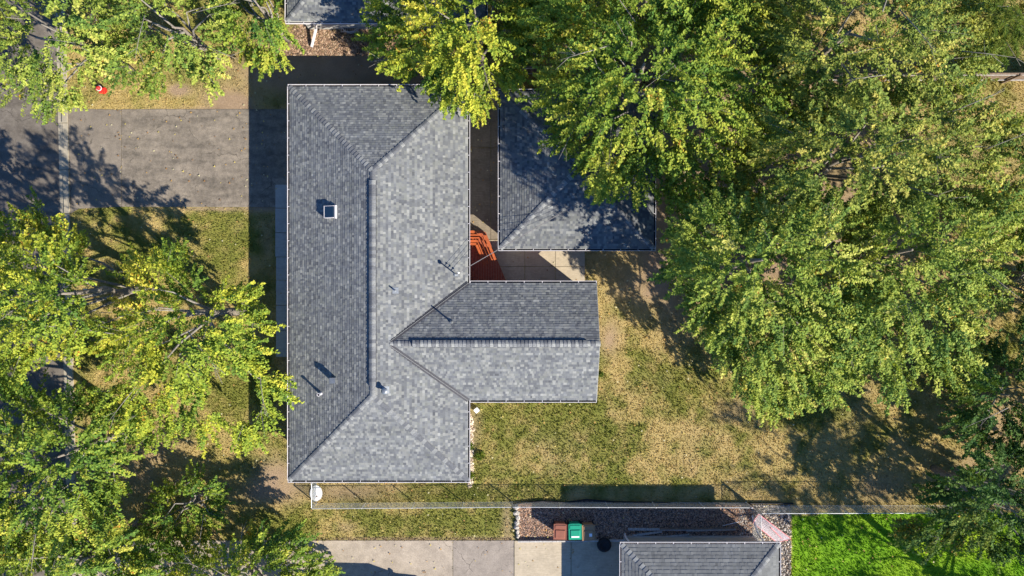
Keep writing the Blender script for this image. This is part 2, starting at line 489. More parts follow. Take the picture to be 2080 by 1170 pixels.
# side path between house and garage, then the pale patio
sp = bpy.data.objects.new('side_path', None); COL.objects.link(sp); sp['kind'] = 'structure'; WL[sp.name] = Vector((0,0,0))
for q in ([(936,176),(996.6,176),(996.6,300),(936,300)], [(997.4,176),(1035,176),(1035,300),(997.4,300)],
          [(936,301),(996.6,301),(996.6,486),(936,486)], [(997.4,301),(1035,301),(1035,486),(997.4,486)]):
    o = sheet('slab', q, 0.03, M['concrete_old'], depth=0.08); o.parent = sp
pt = bpy.data.objects.new('patio', None); COL.objects.link(pt); pt['kind'] = 'structure'; WL[pt.name] = Vector((0,0,0))
for xa, xb in ((936,1066),(1066,1128),(1128,1188)):
    for ya, yb in ((487,541.5),(541.5,600)):
        o = sheet('slab', [(xa+.4,ya+.4),(xb-.4,ya+.4),(xb-.4,yb-.4),(xa+.4,yb-.4)], 0.05, M['concrete'], depth=0.1); o.parent = pt

# ------------------------------------------------------------------ roofs and houses
def shingle_arrays(A, du, dn, L, run, pitch, ze, lo, hi, r, V, Q, C, expo=0.143, dark=1.0, base_mix=0.0):
    """laminated shingle tabs over one roof slope. A: eave corner (x,y); du along the eave; dn up the slope (plan)."""
    cs = 1/math.sqrt(1+pitch*pitch)
    es = expo*cs
    nrm = np.array([-dn[0]*pitch, -dn[1]*pitch, 1.0])*cs
    rows = int(run/es)+1
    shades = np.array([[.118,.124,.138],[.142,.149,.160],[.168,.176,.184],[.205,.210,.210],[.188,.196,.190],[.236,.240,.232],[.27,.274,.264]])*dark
    pr = np.array([.15,.2,.22,.15,.12,.1,.06])
    for i in range(rows):
        s0 = i*es; s1 = min((i+1)*es+0.012, run)
        if s0 >= run-0.01: break
        u = lo(s0) - r.random()*0.3
        end = max(hi(s0), hi(s1))
        band = r.normal(0, 0.05)
        while u < end:
            w = 0.085 + r.random()*0.125
            ua, ub = u, u+w
            u = ub
            q = []
            for (uu, ss, t) in ((ua,s0,1),(ub,s0,1),(ub,s1,0),(ua,s1,0)):
                uu = min(max(uu, lo(ss)), hi(ss)); q.append((uu, ss, t))
            if q[1][0]-q[0][0] < 0.004 and q[2][0]-q[3][0] < 0.004: continue
            th = 0.011 + 0.008*(r.random() < 0.45) + 0.001*r.random()
            b0 = len(V)
            for (uu, ss, t) in q:
                p = np.array([A[0]+du[0]*uu+dn[0]*ss, A[1]+du[1]*uu+dn[1]*ss, ze+pitch*ss]) + nrm*(th if t else 0.002)
                V.append(p)
            for (uu, ss, t) in q[:2]:
                V.append(np.array([A[0]+du[0]*uu+dn[0]*ss, A[1]+du[1]*uu+dn[1]*ss, ze+pitch*ss]) - nrm*0.006)
            Q.append((b0,b0+1,b0+2,b0+3)); Q.append((b0+4,b0+5,b0+1,b0))
            Q.append((b0+4,b0,b0+3,b0+3)); Q.append((b0+1,b0+5,b0+2,b0+2))
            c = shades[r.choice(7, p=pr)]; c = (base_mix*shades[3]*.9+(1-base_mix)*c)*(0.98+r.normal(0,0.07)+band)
            C.extend([c]*6)

CAP_MESH = {}
def cap_mesh(length, half, drop, mat):
    key = (length, half, drop, mat.name)
    if key in CAP_MESH: return CAP_MESH[key]
    v = []
    for x, t in ((0, 0.038), (length*1.18, 0.008)):
        for (y, z) in ((-half,-drop),(-half*.45,-drop*.32),(0,0.0),(half*.45,-drop*.32),(half,-drop)):
            v.append((x, y, z+t))
    for (y, z) in ((-half,-drop),(-half*.45,-drop*.32),(0,0.0),(half*.45,-drop*.32),(half,-drop)):
        v.append((0, y, z-0.004))
    f = [(i, i+5, i+6, i+1) for i in range(4)] + [(10+i, i, i+1, 11+i) for i in range(4)]
    f = [tuple(reversed(q)) for q in f]
    me = bpy.data.meshes.new('ridge_cap'); me.from_pydata(v, [], f); me.materials.append(mat); me.update()
    CAP_MESH[key] = me
    return me

def cap_line(a, b_, half, drop, step, parent, r, normal=(0,0,1), probs=(.42,.34)):
    """individual ridge or hip caps from a (low) to b_ (high)"""
    a = Vector(a); b_ = Vector(b_)
    d = (b_-a); L = d.length; d.normalize()
    lat = Vector((0,0,1)).cross(d).normalized()
    up = d.cross(lat)
    R = Matrix((d, lat, up)).transposed()
    n = int(L/step)
    st = L/n
    off = WL[parent.name]
    for i in range(n):
        k = r.random()
        if i % 2: k = max(k, probs[0]+.02)
        else: k = k*.62
        mat = M['cap_light'] if k < probs[0] else (M['cap_dark'] if k < probs[0]+probs[1] else M['cap'])
        o = bpy.data.objects.new('ridge_cap', cap_mesh(round(st,3), half, drop, mat))
        COL.objects.link(o)
        o.parent = parent
        p = a + d*(i*st) - off + up*0.012
        o.matrix_local = Matrix.Translation(p) @ R.to_4x4()

def gutter(a, b_, outn, parent, z):
    """white gutter trough along the eave a-b_; outn points away from the house"""
    a = Vector((a[0], a[1], z)); b_ = Vector((b_[0], b_[1], z)); o = Vector((outn[0], outn[1], 0))
    mb = MB()
    mb.beam(a+o*0.118+Vector((0,0,-0.03)), b_+o*0.118+Vector((0,0,-0.03)), 0.012, 0.13)
    mb.beam(a+o*0.115+Vector((0,0,0.042)), b_+o*0.115+Vector((0,0,0.042)), 0.026, 0.012)
    mb.beam(a+o*0.002+Vector((0,0,-0.045)), b_+o*0.002+Vector((0,0,-0.045)), 0.012, 0.10)
    g = mb.build('gutter', M['white_metal'], parent)
    tr = MB().beam(a+o*0.057+Vector((0,0,-0.085)), b_+o*0.057+Vector((0,0,-0.085)), 0.10, 0.012)
    tr.build('shaded_trough', M['dark_metal'], g)  # trough floor coloured dark to stand for the shade inside the gutter
    h = MB()
    L = (b_-a).length; d = (b_-a).normalized(); k = max(2, int(L/0.95))
    for i in range(k+1):
        p = a + d*min(max(L*i/k, 0.02), L-0.02) + Vector((0,0,0.026))
        h.beam(p+o*0.01, p+o*0.105, 0.03, 0.014)
    h.build('gutter_hanger', M['white_metal'], g, kind='stuff')
    return g

def window(parent, x, y, n, w, h, z):
    """window on a wall; n outward normal"""
    t = Vector((-n[1], n[0], 0)); nn = Vector((n[0], n[1], 0)); c = Vector((x, y, z))
    mb = MB()
    for s in (-1, 1):
        mb.beam(c+t*(s*w/2)-Vector((0,0,h/2+.05)), c+t*(s*w/2)+Vector((0,0,h/2+.05)), 0.08, 0.08, nn)
        mb.beam(c-t*(w/2-.04)+Vector((0,0,s*h/2)), c+t*(w/2-.04)+Vector((0,0,s*h/2)), 0.078, 0.08)
    mb.beam(c-Vector((0,0,h/2-.04)), c+Vector((0,0,h/2-.04)), 0.05, 0.05, nn)
    f = mb.build('window', M['trim'], parent)
    MB().beam(c-t*(w/2-.03)+nn*0.012, c+t*(w/2-.03)+nn*0.012, 0.012, h-0.06).build('pane', M['glass'], f)
    return f

def walls(parent, x0, x1, y0, y1, z1, mat):
    MB().box(x0, y0, -0.3, x1, y1, z1).build('wall', mat, parent)
    MB().box(x0-.012, y0-.012, -0.3, x1+.012, y1+.012, 0.28).build('foundation', M['concrete_walk'], parent)

def hip_roof(parent, x0, x1, y0, y1, ze, pitch, r, dark=1.0, cap=0.15, step=0.205, ridge_caps=True, expo=0.143, base_mix=0.0):
    """eave rectangle x0..x1, y0..y1, hips at 45 degrees"""
    V = []; Q = []; C = []
    W = x1-x0; D = y1-y0; run = min(W, D)/2
    zr = ze+pitch*run
    if D >= W: ra, rb = Vector(((x0+x1)/2, y0+run, zr)), Vector(((x0+x1)/2, y1-run, zr))
    else: ra, rb = Vector((x0+run, (y0+y1)/2, zr)), Vector((x1-run, (y0+y1)/2, zr))
    for (A, du, dn, L) in (((x0,y1),(0,-1),(1,0),D), ((x1,y0),(0,1),(-1,0),D), ((x1,y1),(-1,0),(0,-1),W), ((x0,y0),(1,0),(0,1),W)):
        shingle_arrays(A, du, dn, L, run, pitch, ze, lambda s: s, lambda s, L=L: L-s, r, V, Q, C, dark=dark, expo=expo, base_mix=base_mix)
    # deck under the shingles
    e = [(x0,y0,ze-.012),(x1,y0,ze-.012),(x1,y1,ze-.012),(x0,y1,ze-.012)]
    dk = MB()
    a = ra - Vector((0,0,.012)); c = rb - Vector((0,0,.012))
    if D >= W: dk.add(e+[tuple(a),tuple(c)], [(0,1,4),(1,2,5,4),(2,3,5),(3,0,4,5)])
    else: dk.add(e+[tuple(a),tuple(c)], [(0,1,5,4),(1,2,5),(2,3,4,5),(3,0,4)])
    roof = dk.build('roof', M['cap_dark'], parent)
    quads_to_mesh(V, Q, C, roof)
    # fascia and soffit
    fa = MB()
    for (p, q) in (((x0,y0),(x1,y0)),((x1,y0),(x1,y1)),((x1,y1),(x0,y1)),((x0,y1),(x0,y0))):
        fa.beam((p[0],p[1],ze-.11),(q[0],q[1],ze-.11),0.022,0.18)
    fa.build('fascia', M['soffit'], parent)
    MB().box(x0+.012, y0+.012, ze-.19, x1-.012, y1-.012, ze-.172).build('soffit', M['soffit'], parent)
    gutter((x0,y0),(x0,y1),(-1,0),parent,ze-.03); gutter((x1,y0),(x1,y1),(1,0),parent,ze-.03)
    gutter((x0-.1,y0),(x1+.1,y0),(0,-1),parent,ze-.03); gutter((x0-.1,y1),(x1+.1,y1),(0,1),parent,ze-.03)
    for (cx, cy, top) in ((x0,y0,ra),(x1,y0,ra if D >= W else rb),(x1,y1,rb),(x0,y1,rb if D >= W else ra)):
        cap_line((cx,cy,ze), top, cap, pitch*cap*.72, step, roof, r)
    if ridge_caps and (rb-ra).length > .3:
        cap_line(ra, rb, cap, pitch*cap, step, roof, r)
    return roof, ra, rb

def quads_to_mesh(V, Q, C, parent):
    """split degenerate quads into triangles for one shingle mesh"""
    Q = np.array(Q); V = np.array(V); C = np.array(C)
    t1 = Q[:, [0,1,2]]; k = Q[:,2] != Q[:,3]; t2 = Q[k][:, [0,2,3]]
    return np_mesh('shingles', V, np.concatenate([t1,t2]), M['shingle'], parent, C, 3, kind='stuff')

rs = np.random.default_rng(3)
# --- the main house
ZE = 2.5
HX0, HX1, HY0, HY1 = -12.48, -2.485, -10.79, 11.30
house = empty('main_house', ((HX0+HX1)/2, (HY0+HY1)/2, 0), 'large grey shingled hip roof house with gabled rear wing in the middle', 'house')
roof, ra, rb = hip_roof(house, HX0, HX1, HY0, HY1, ZE, 1/3, rs, ridge_caps=False, base_mix=.08)
walls(house, HX0+.55, HX1-.55, HY0+.5, HY1-.5, ZE-.19, M['siding_grey'])
# ridge vent with caps
rv0 = ra + Vector((0,0.55,.045)); rv1 = rb + Vector((0,-0.55,.045))
vt = MB()
vt.add([(rv0.x-.20,rv0.y,rv0.z-.055),(rv0.x,rv0.y,rv0.z+.02),(rv0.x+.20,rv0.y,rv0.z-.055),(rv0.x-.20,rv1.y,rv0.z-.055),(rv0.x,rv1.y,rv0.z+.02),(rv0.x+.20,rv1.y,rv0.z-.055),
        (rv0.x-.20,rv0.y,rv0.z-.14),(rv0.x+.20,rv0.y,rv0.z-.14),(rv0.x-.20,rv1.y,rv0.z-.14),(rv0.x+.20,rv1.y,rv0.z-.14)],
       [(0,3,4,1),(1,4,5,2),(6,8,3,0),(2,5,9,7),(6,0,1,2,7),(8,9,5,4,3)])
vent = vt.build('ridge_vent', M['dark_metal'], roof)
cap_line(rv0+Vector((0,0,.018)), rv1+Vector((0,0,.018)), 0.185, 0.07, 0.205, roof, rs, probs=(.3,.12))
cap_line(ra, ra+Vector((0,.55,0)), .15, .05, .2, roof, rs); cap_line(rb-Vector((0,.55,0)), rb, .15, .05, .2, roof, rs)
# wing
WY0, WY1, WX1, WP = -6.295, 0.276, 4.75, 0.417
hw = (WY1-WY0)/2; WR = ZE+WP*hw; yc = (WY0+WY1)/2
vx = lambda s: HX1 - WP*3*s          # valley line
V = []; Q = []; C = []
shingle_arrays((0,WY1),(-1,0),(0,-1),0,hw,WP,ZE+.004, lambda s: -WX1, lambda s: -vx(s), rs, V, Q, C, base_mix=.08)
shingle_arrays((0,WY0),(1,0),(0,1),0,hw,WP,ZE+.004, lambda s: vx(s), lambda s: WX1, rs, V, Q, C, base_mix=.08)
wd = MB()
ap = (vx(hw), yc, WR-.012)
wd.add([(HX1,WY1,ZE-.012),(WX1,WY1,ZE-.012),(WX1,yc,WR-.012),ap,(HX1,WY0,ZE-.012),(WX1,WY0,ZE-.012)], [(1,0,3,2),(4,5,2,3)])
wroof = wd.build('wing_roof', M['cap_dark'], house)
quads_to_mesh(V, Q, C, wroof)
for sgn, yy in ((1, WY1), (-1, WY0)):
    a = Vector((HX1+.03, yy, ZE+.045)); e = Vector((vx(hw)+.0, yc+sgn*.12, WR+.012))
    MB().beam(a, e, 0.24, 0.014).build('valley_flashing', M['valley'], wroof)
    MB().beam(a+Vector((0,0,.02)), e+Vector((0,0,.02)), 0.02, 0.03).build('valley_rib', M['cap_light'], wroof)
# wing ridge vent
wv = MB()
xa, xb = T(838,700,WR).x, T(1192,700,WR).x
wv.add([(xa,yc-.2,WR-.02),(xa,yc,WR+.075),(xa,yc+.2,WR-.02),(xb,yc-.2,WR-.02),(xb,yc,WR+.075),(xb,yc+.2,WR-.02),(xa,yc-.2,WR-.1),(xa,yc+.2,WR-.1),(xb,yc-.2,WR-.1),(xb,yc+.2,WR-.1)],
       [(0,3,4,1),(1,4,5,2),(6,8,3,0),(2,5,9,7),(6,0,1,2,7),(8,9,5,4,3)])
wv.build('ridge_vent', M['dark_metal'], wroof)
cap_line((xa,yc,WR+.075),(xb,yc,WR+.075), .185, .085, .205, wroof, rs, probs=(.4,.1))
cap_line((vx(hw),yc,WR),(xa,yc,WR), .15, .06, .2, wroof, rs); cap_line((xb,yc,WR),(WX1,yc,WR), .15, .06, .2, wroof, rs)
gutter((HX1+.12,WY1),(WX1,WY1),(0,1),house,ZE-.03); gutter((HX1+.12,WY0),(WX1,WY0),(0,-1),house,ZE-.03)
wf = MB()
wf.beam((WX1,WY1,ZE-.11),(WX1,yc,WR-.11),.025,.2); wf.beam((WX1,WY0,ZE-.11),(WX1,yc,WR-.11),.025,.2)
wf.build('rake_board', M['soffit'], house)
ww = MB(); wx = WX1-.35
ww.add([(HX1-1,WY0+.45,-.3),(wx,WY0+.45,-.3),(wx,WY1-.45,-.3),(HX1-1,WY1-.45,-.3),(HX1-1,WY0+.45,ZE-.05),(wx,WY0+.45,ZE-.05),(wx,WY1-.45,ZE-.05),(HX1-1,WY1-.45,ZE-.05),(wx,yc,WR-.12),(HX1-1,yc,WR-.12)],
       [(0,1,5,4),(1,2,6,8,5),(2,3,7,6),(3,0,4,9,7),(4,5,8,9),(6,7,9,8)])
ww.build('wing_wall', M['siding_grey'], house)
for (x, y, n, w, h, z) in ((HX0+.55,1.5,(-1,0),1.8,1.2,1.5),(HX0+.55,-3,(-1,0),2.2,1.3,1.5),(HX0+.55,-7.6,(-1,0),1.4,1.1,1.5),(-9.5,HY0+.5,(0,-1),1.3,1.0,1.55),(-5,HY0+.5,(0,-1),1.3,1.0,1.55),
                        (HX1-.55,-8.6,(1,0),1.4,1.0,1.5),(0.5,WY0+.45,(0,-1),1.6,1.1,1.5),(wx,yc,(1,0),2.0,1.2,1.5),(HX1-.55,7,(1,0),1.2,1.0,1.5),(1.5,WY1-.45,(0,1),1.4,1.1,1.5)):
    window(house, x, y, n, w, h, z)
gd = MB()
gx = HX0+.55
gd.beam((gx-.03,7.7,1.1),(gx-.03,11.3-.9-2.9,1.1),.02,.02)
gdo = MB()
for i in range(4):
    gdo.beam((gx-.02,5.3,.35+i*.53),(gx-.02,10.2,.35+i*.53),.05,.515)
gdo.build('garage_door', M['trim'], house)
MB().box(gx-.05,3.2,.25,gx+.02,4.15,2.2).build('front_door', M['door'], house)
MB().box(HX1-.57,1.6,.5,HX1-.5,2.5,2.3).build('back_door', M['door'], house)

# roof fixtures: each stands on the roof and belongs to the house
def roof_z(x):     # main slopes
    return ZE + (x-HX0)/3 if x < (HX0+HX1)/2 else ZE + (HX1-x)/3
def on_roof(px, py):
    z = 3.3
    for _ in range(6):
        p = T(px, py, z); z = roof_z(p.x)
    return Vector((p.x, p.y, z))
p = on_roof(673, 431)     # skylight
tilt = Matrix.Rotation(-math.atan(1/3), 4, 'Y')
def local_box(mb, base, R, x0,y0,z0,x1,y1,z1):
    m2 = MB().box(x0,y0,z0,x1,y1,z1)
    mb.add([base + (R @ Vector(v)) for v in m2.v], m2.f)
sk = MB()
local_box(sk, p, tilt, -.32,-.33,-.1,-.285,.33,.25); local_box(sk, p, tilt, .29,-.36,-.1,.36,.36,.16)
local_box(sk, p, tilt, -.285,-.33,-.1,.26,-.305,.245); local_box(sk, p, tilt, -.285,.305,-.1,.26,.33,.245)
so = sk.build('skylight', M['white_metal'], house, label='square skylight with dark blue glass on the west roof slope')
gp = MB(); local_box(gp, p, tilt, -.285,-.305,.16,.26,.305,.235); gp.build('pane', M['glass'], so)
def flash(mb, p, slope_dir, w, pitch=1/3):
    R = Matrix.Rotation(-math.atan(pitch)*slope_dir, 4, 'Y')
    local_box(mb, p, R, -w,-w,-.02,w,w,.03)
# square metal vent
p = on_roof(679, 771)
mb = MB().box(p.x-.13,p.y-.13,p.z-.1,p.x+.13,p.y+.13,p.z+.42); mb.box(p.x-.15,p.y-.15,p.z+.42,p.x+.15,p.y+.15,p.z+.46)
mb.build('roof_vent', M['pipe'], house, label='square metal vent on the south west roof slope')
# pipes
p = on_roof(652, 799)
mb = MB().lathe((p.x,p.y,p.z-.1),[(.11,0),(.085,.25),(.06,.5),(.065,.62),(.09,.63),(.09,.60)],14)
fl = mb.build('vent_pipe', M['white_metal'], house, smooth=True, label='white collared plumbing pipe low on the west roof slope')
MB().lathe((p.x,p.y,p.z+.5),[(.045,0),(.045,.035)],12).build('pipe_opening', M['dark_metal'], fl)
p = on_roof(783, 792)
mb = MB(); flash(mb, p, -1, .2); mb.lathe((p.x,p.y,p.z-.05),[(.1,0),(.1,.42),(.16,.43),(.17,.5),(.1,.56),(.02,.57)],16)
mb.build('roof_vent', M['pipe'], house, smooth=False, label='round capped metal vent beside the south end of the ridge')
p = on_roof(803, 590)
mb = MB(); flash(mb, p, -1, .17); mb.lathe((p.x,p.y,p.z-.05),[(.07,0),(.04,.12),(.04,.42)],12)
mb.build('vent_pipe', M['pipe'], house, label='thin plumbing pipe on the east roof slope')
z = ZE + WP*(WY1-T(917,654,3.6).y); p = T(917,654,z); 
mb = MB().lathe((p.x,p.y,p.z-.06),[(.14,0),(.09,.14),(.045,.2),(.04,.75)],12)
mb.build('vent_pipe', M['pipe'], house, label='thin plumbing pipe on the north slope of the wing roof')
# electric service mast
p = on_roof(927, 558)
mb = MB(); flash(mb, p, -1, .09)
mb.tube([p-Vector((0,0,.1)), p+Vector((0,0,.98))], .035, 10)
mb.lathe((p.x,p.y,p.z+.95),[(.05,0),(.10,.05),(.10,.13),(.04,.19)],12)
mast = mb.build('service_mast', M['pipe'], house, label='metal service mast with three insulators near the inner roof corner')
MAST = p.copy()
ins = []
for k in range(3):
    q = p + Vector((0,0,.35+.2*k)); e = q + Vector((.16,.10,0))
    MB().beam(q, e, .03, .03).build('bracket', M['dark_metal'], mast)
    MB().lathe((e.x,e.y,e.z-.05),[(.03,0),(.05,.03),(.035,.05),(.05,.07),(.03,.1)],10).build('insulator', M['trim'], mast)
    ins.append(e)
for (a, c, nm) in (((HX0-.06,-9.0),0,0),):
    pass

# --- detached garage
GX0, GX1, GY0, GY1 = -.66, 7.95, 2.21, 11.04
garage = empty('detached_garage', ((GX0+GX1)/2,(GY0+GY1)/2,0), 'square grey shingled garage under overhanging maple branches behind the house', 'garage')
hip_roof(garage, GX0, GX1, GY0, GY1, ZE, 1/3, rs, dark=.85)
walls(garage, GX0+.5, GX1-.5, GY0+.5, GY1-.5, ZE-.19, M['siding_grey'])
window(garage, 4, GY0+.5, (0,-1), 1.2, .9, 1.5)
MB().box(1.0,GY0+.47,.1,1.95,GY0+.53,2.1).build('side_door', M['door'], garage)
# --- south neighbour's garage
NX0, NX1, NY1, NY0 = 6.16, 14.96, -14.38, -23.2
ng = empty('neighbour_garage', ((NX0+NX1)/2,(NY0+NY1)/2,0), 'grey roofed garage with white gutters at the bottom edge beside the gravel bed', 'garage')
hip_roof(ng, NX0, NX1, NY0, NY1, ZE, 1/3, rs, dark=.95, step=.24, expo=.19, base_mix=.75)
walls(ng, NX0+.5, NX1-.5, NY0+.5, NY1-.42, ZE-.19, M['siding'])
window(ng, NX0+.5, -19, (-1,0), 1.2, .9, 1.5)
for (a, b_, c) in ((T(1556,1106,2.3), T(1541,1086,.9), T(1528,1048,.12)), (T(1283,1106,2.3), T(1272,1092,.9), T(1269,1084,.1))):
    mb = MB().beam(a, b_, .09, .07); mb.beam(b_+(b_-a)*.02, c, .09, .07)
    mb.build('downspout', M['white_metal'], ng)
# --- north neighbour's house
QX0, QX1, QY0, QY1 = -12.62, -1.5, 14.97, 27
nh = empty('neighbour_house', ((QX0+QX1)/2,(QY0+QY1)/2,0), 'grey roofed house with white gutter and long white downspout at the top edge', 'house')
hip_roof(nh, QX0, QX1, QY0, QY1, ZE, 1/3, rs, dark=.95)
walls(nh, QX0+.5, QX1-.5, QY0+.5, QY1-.5, ZE-.19, M['siding_grey'])
window(nh, -8, QY0+.5, (0,-1), 1.4, 1.0, 1.5); window(nh, -4, QY0+.5, (0,-1), 1.4, 1.0, 1.5)
a, b_, c = T(641,48,2.1), T(642,58,.6), T(633,95,.10)
mb = MB().beam(a, b_, .12, .09); mb.beam(b_, c, .13, .09)
mb.build('downspout', M['white_metal'], nh)
wl = T(711, 58, .25)
mb = MB()
for i in range(9): mb.beam((wl.x-.52+i*.13, wl.y-.22, .26),(wl.x-.52+i*.13, wl.y+.32, .26), .02, .02)
for i in range(3): mb.beam((wl.x-.55, wl.y-.2+i*.25, .28),(wl.x+.55, wl.y-.2+i*.25, .28), .02, .02)
ring = mb.build('window_well_grate', M['galv'], nh)
mb = MB()
pts = [(wl.x+.56*math.cos(a_), wl.y+.33-.55*math.sin(a_), .2) for a_ in np.linspace(0, math.pi, 9)]
for q, w in zip(pts[:-1], pts[1:]): mb.beam(q, w, .03, .3)
mb.build('window_well', M['galv'], nh)

# ------------------------------------------------------------------ deck with bench
DZ = 0.45
deck = empty('cedar_deck', (-1.8, 1.6, 0), 'red stained wooden deck with built-in corner bench behind the house', 'deck')
DL = -3.03; DYS, DYN = WY1-.45, T(0,470,.5).y       # wall line, south and north ends
de0, de1 = T(986,470,DZ), T(1029,573,DZ)            # slanted east edge
bw = 0.138; x = DL+.02
while x < de1.x:
    xa_, xb_ = x, x+bw
    def ytop(xx):
        if xx <= de0.x: return DYN
        t = (xx-de0.x)/(de1.x-de0.x); return DYN + (de1.y-DYN)*t
    ya, yb = ytop(xa_), ytop(xb_)
    if max(ya, yb) > DYS+.05:
        yb = max(yb, DYS+.02)
        MB().prism([(xa_,DYS),(xb_,DYS),(xb_,yb),(xa_,ya)], DZ-.035, DZ).build('deck_board', M['cedar_dark'], deck)
    x += bw+.011
mb = MB()
mb.beam((DL,DYN-.03,DZ-.16),(de0.x-.02,DYN-.03,DZ-.16),.04,.22); mb.beam((de0.x,DYN-.05,DZ-.16),(de1.x-.03,de1.y,DZ-.16),.04,.22)
mb.build('rim_joist', M['cedar_dark'], deck)
for q in ((DL+.15,DYN-.1),(de0.x-.1,DYN-.1),((de0.x+de1.x)/2-.08,(DYN+de1.y)/2),(de1.x-.2,DYS+.2)):
    MB().box(q[0]-.05,q[1]-.05,0,q[0]+.05,q[1]+.05,DZ-.05).build('deck_post', M['cedar_dark'], deck)
bench = MB()
ed = (Vector((de1.x,de1.y,0))-Vector((de0.x,DYN,0))).normalized(); en = Vector((-ed.y, ed.x, 0)); 
if en.x > 0: en = -en
cornr = Vector((de0.x, DYN, 0))
def bench_run(off, w, z, th, tail, nm='bench_plank'):
    """one plank pair that follows the north edge and the slanted east edge, off metres inside"""
    # corner where the two inset lines meet
    yN = DYN-off
    p0 = cornr + en*off
    t = (yN-p0.y)/ed.y
    k = p0 + ed*t
    MB().beam((DL+.02,yN,z),(k.x,yN,z),w,th).build(nm, M['cedar'], deck)
    e = k + ed*tail
    MB().beam((k.x+ed.x*.03,k.y+ed.y*.03-.03,z),(e.x,e.y,z),w,th).build(nm, M['cedar'], deck)
bench_run(.60, .135, DZ+.44, .035, 1.45); bench_run(.77, .135, DZ+.44, .035, 1.35)
bench_run(.42, .075, DZ+.60, .11, 1.55, 'back_rail'); bench_run(.27, .075, DZ+.78, .11, 1.65, 'back_rail')
bench_run(.10, .15, DZ+.93, .035, 1.75, 'cap_rail')
for t in (.1, .75, 1.4):
    q = cornr + ed*t + en*.12
    MB().beam((q.x,q.y,DZ),(q.x,q.y,DZ+.92),.08,.08).build('bench_post', M['cedar'], deck)
    q2 = cornr + ed*(t+.1) + en*.55
    MB().beam((q2.x,q2.y,DZ),(q2.x,q2.y,DZ+.42),.08,.25,(0,1,0)).build('bench_leg', M['cedar'], deck)
for xx in (DL+.1, DL+.75):
    MB().beam((xx,DYN-.12,DZ),(xx,DYN-.12,DZ+.92),.08,.08).build('bench_post', M['cedar'], deck)
    MB().beam((xx,DYN-.55,DZ),(xx,DYN-.55,DZ+.42),.08,.25,(0,1,0)).build('bench_leg', M['cedar'], deck)

# ------------------------------------------------------------------ service wires and pole
pole_at = Vector((29.5, 19.6, 0))
pole = empty('utility_pole', pole_at, 'tall brown wooden utility pole beyond the trees carrying the service wires', 'pole')
MB().tube([pole_at-Vector((0,0,.5)), pole_at+Vector((0,0,9.2))], [.15,.1], 10).build('shaft', M['bark'], pole)
MB().beam(pole_at+Vector((-1.0,.8,8.6)), pole_at+Vector((1.0,-.8,8.6)), .1, .12).build('crossarm', M['wood_brown'], pole)
for k, e in enumerate(ins):
    far = pole_at + Vector((0,0,6.6+.25*k))
    pts = []
    for t in np.linspace(0, 1, 15):
        q = e.lerp(far, t); q.z -= 1.3*4*t*(1-t)*0.55
        pts.append(q)
    w = MB().tube(pts, .008, 5).build('service_wire', M['cable'])
    tag(w, ('lowest', 'middle', 'topmost')[k] + ' of the three thin grey wires running from the roof mast', 'wire', 'service wires from the roof mast')

# ------------------------------------------------------------------ chain link fences
def chain_fence(name, runs, h, label, post_gap=2.8, gates=()):
    base = Vector((runs[0][0][0], runs[0][0][1], 0))
    f = empty(name, base, label, 'fence', 'chain link fences')
    for (a, b_) in runs:
        a = Vector((a[0],a[1],0)); b_ = Vector((b_[0],b_[1],0)); d = (b_-a); L = d.length; d.normalize()
        MB().tube([a+Vector((0,0,h)), b_+Vector((0,0,h))], .019, 8).build('top_rail', M['galv'], f)
        MB().tube([a+Vector((0,0,.05)), b_+Vector((0,0,.05))], .006, 4).build('bottom_wire', M['wire'], f)
        n = max(1, round(L/post_gap))
        for i in range(n+1):
            p = a+d*(L*i/n)
            MB().tube([p-Vector((0,0,.1)), p+Vector((0,0,h+.05))], .03 if 0 < i < n else .038, 8).build('post', M['galv'], f)
        mb = MB(); s = 0.062; k = int((L+h)/s); r_ = .0021
        for i in range(k):
            for sg in (1, -1):
                u0 = i*s - (h if sg > 0 else 0); z0, z1 = (0.03, h) ; u1 = u0 + h
                ua, za, ub, zb = u0, 0.03, u1, h
                if sg < 0: za, zb = h, 0.03
                if sg < 0: ua, ub = u0-h+h*0, u0+h
                if ub <= 0 or ua >= L: continue
                if ua < 0: t = -ua/(ub-ua); za = za+(zb-za)*t; ua = 0
                if ub > L: t = (L-ua)/(ub-ua); zb = za+(zb-za)*t; ub = L
                p = a+d*ua+Vector((0,0,za)); q = a+d*ub+Vector((0,0,zb))
                mb.tube([p, q], r_, 3, cap=False)
        mb.build('wire_mesh', M['wire'], f, kind='stuff')
    return f
def gp(px, py): 
    p = T(px, py); return (p.x, p.y)
chain_fence('chain_link_fence', [(gp(643,1022),gp(643,972)), (gp(643,1022),gp(1040,1019)), (gp(1040,1019),gp(1515,1020))], 1.05, 'low silver chain link fence running from the house corner along the gravel bed')
chain_fence('chain_link_fence', [(gp(1528,1027),gp(1960,1026)), (gp(1528,1027),gp(1528,1088))], 1.45, 'taller thin chain link fence along the bright green lawn')

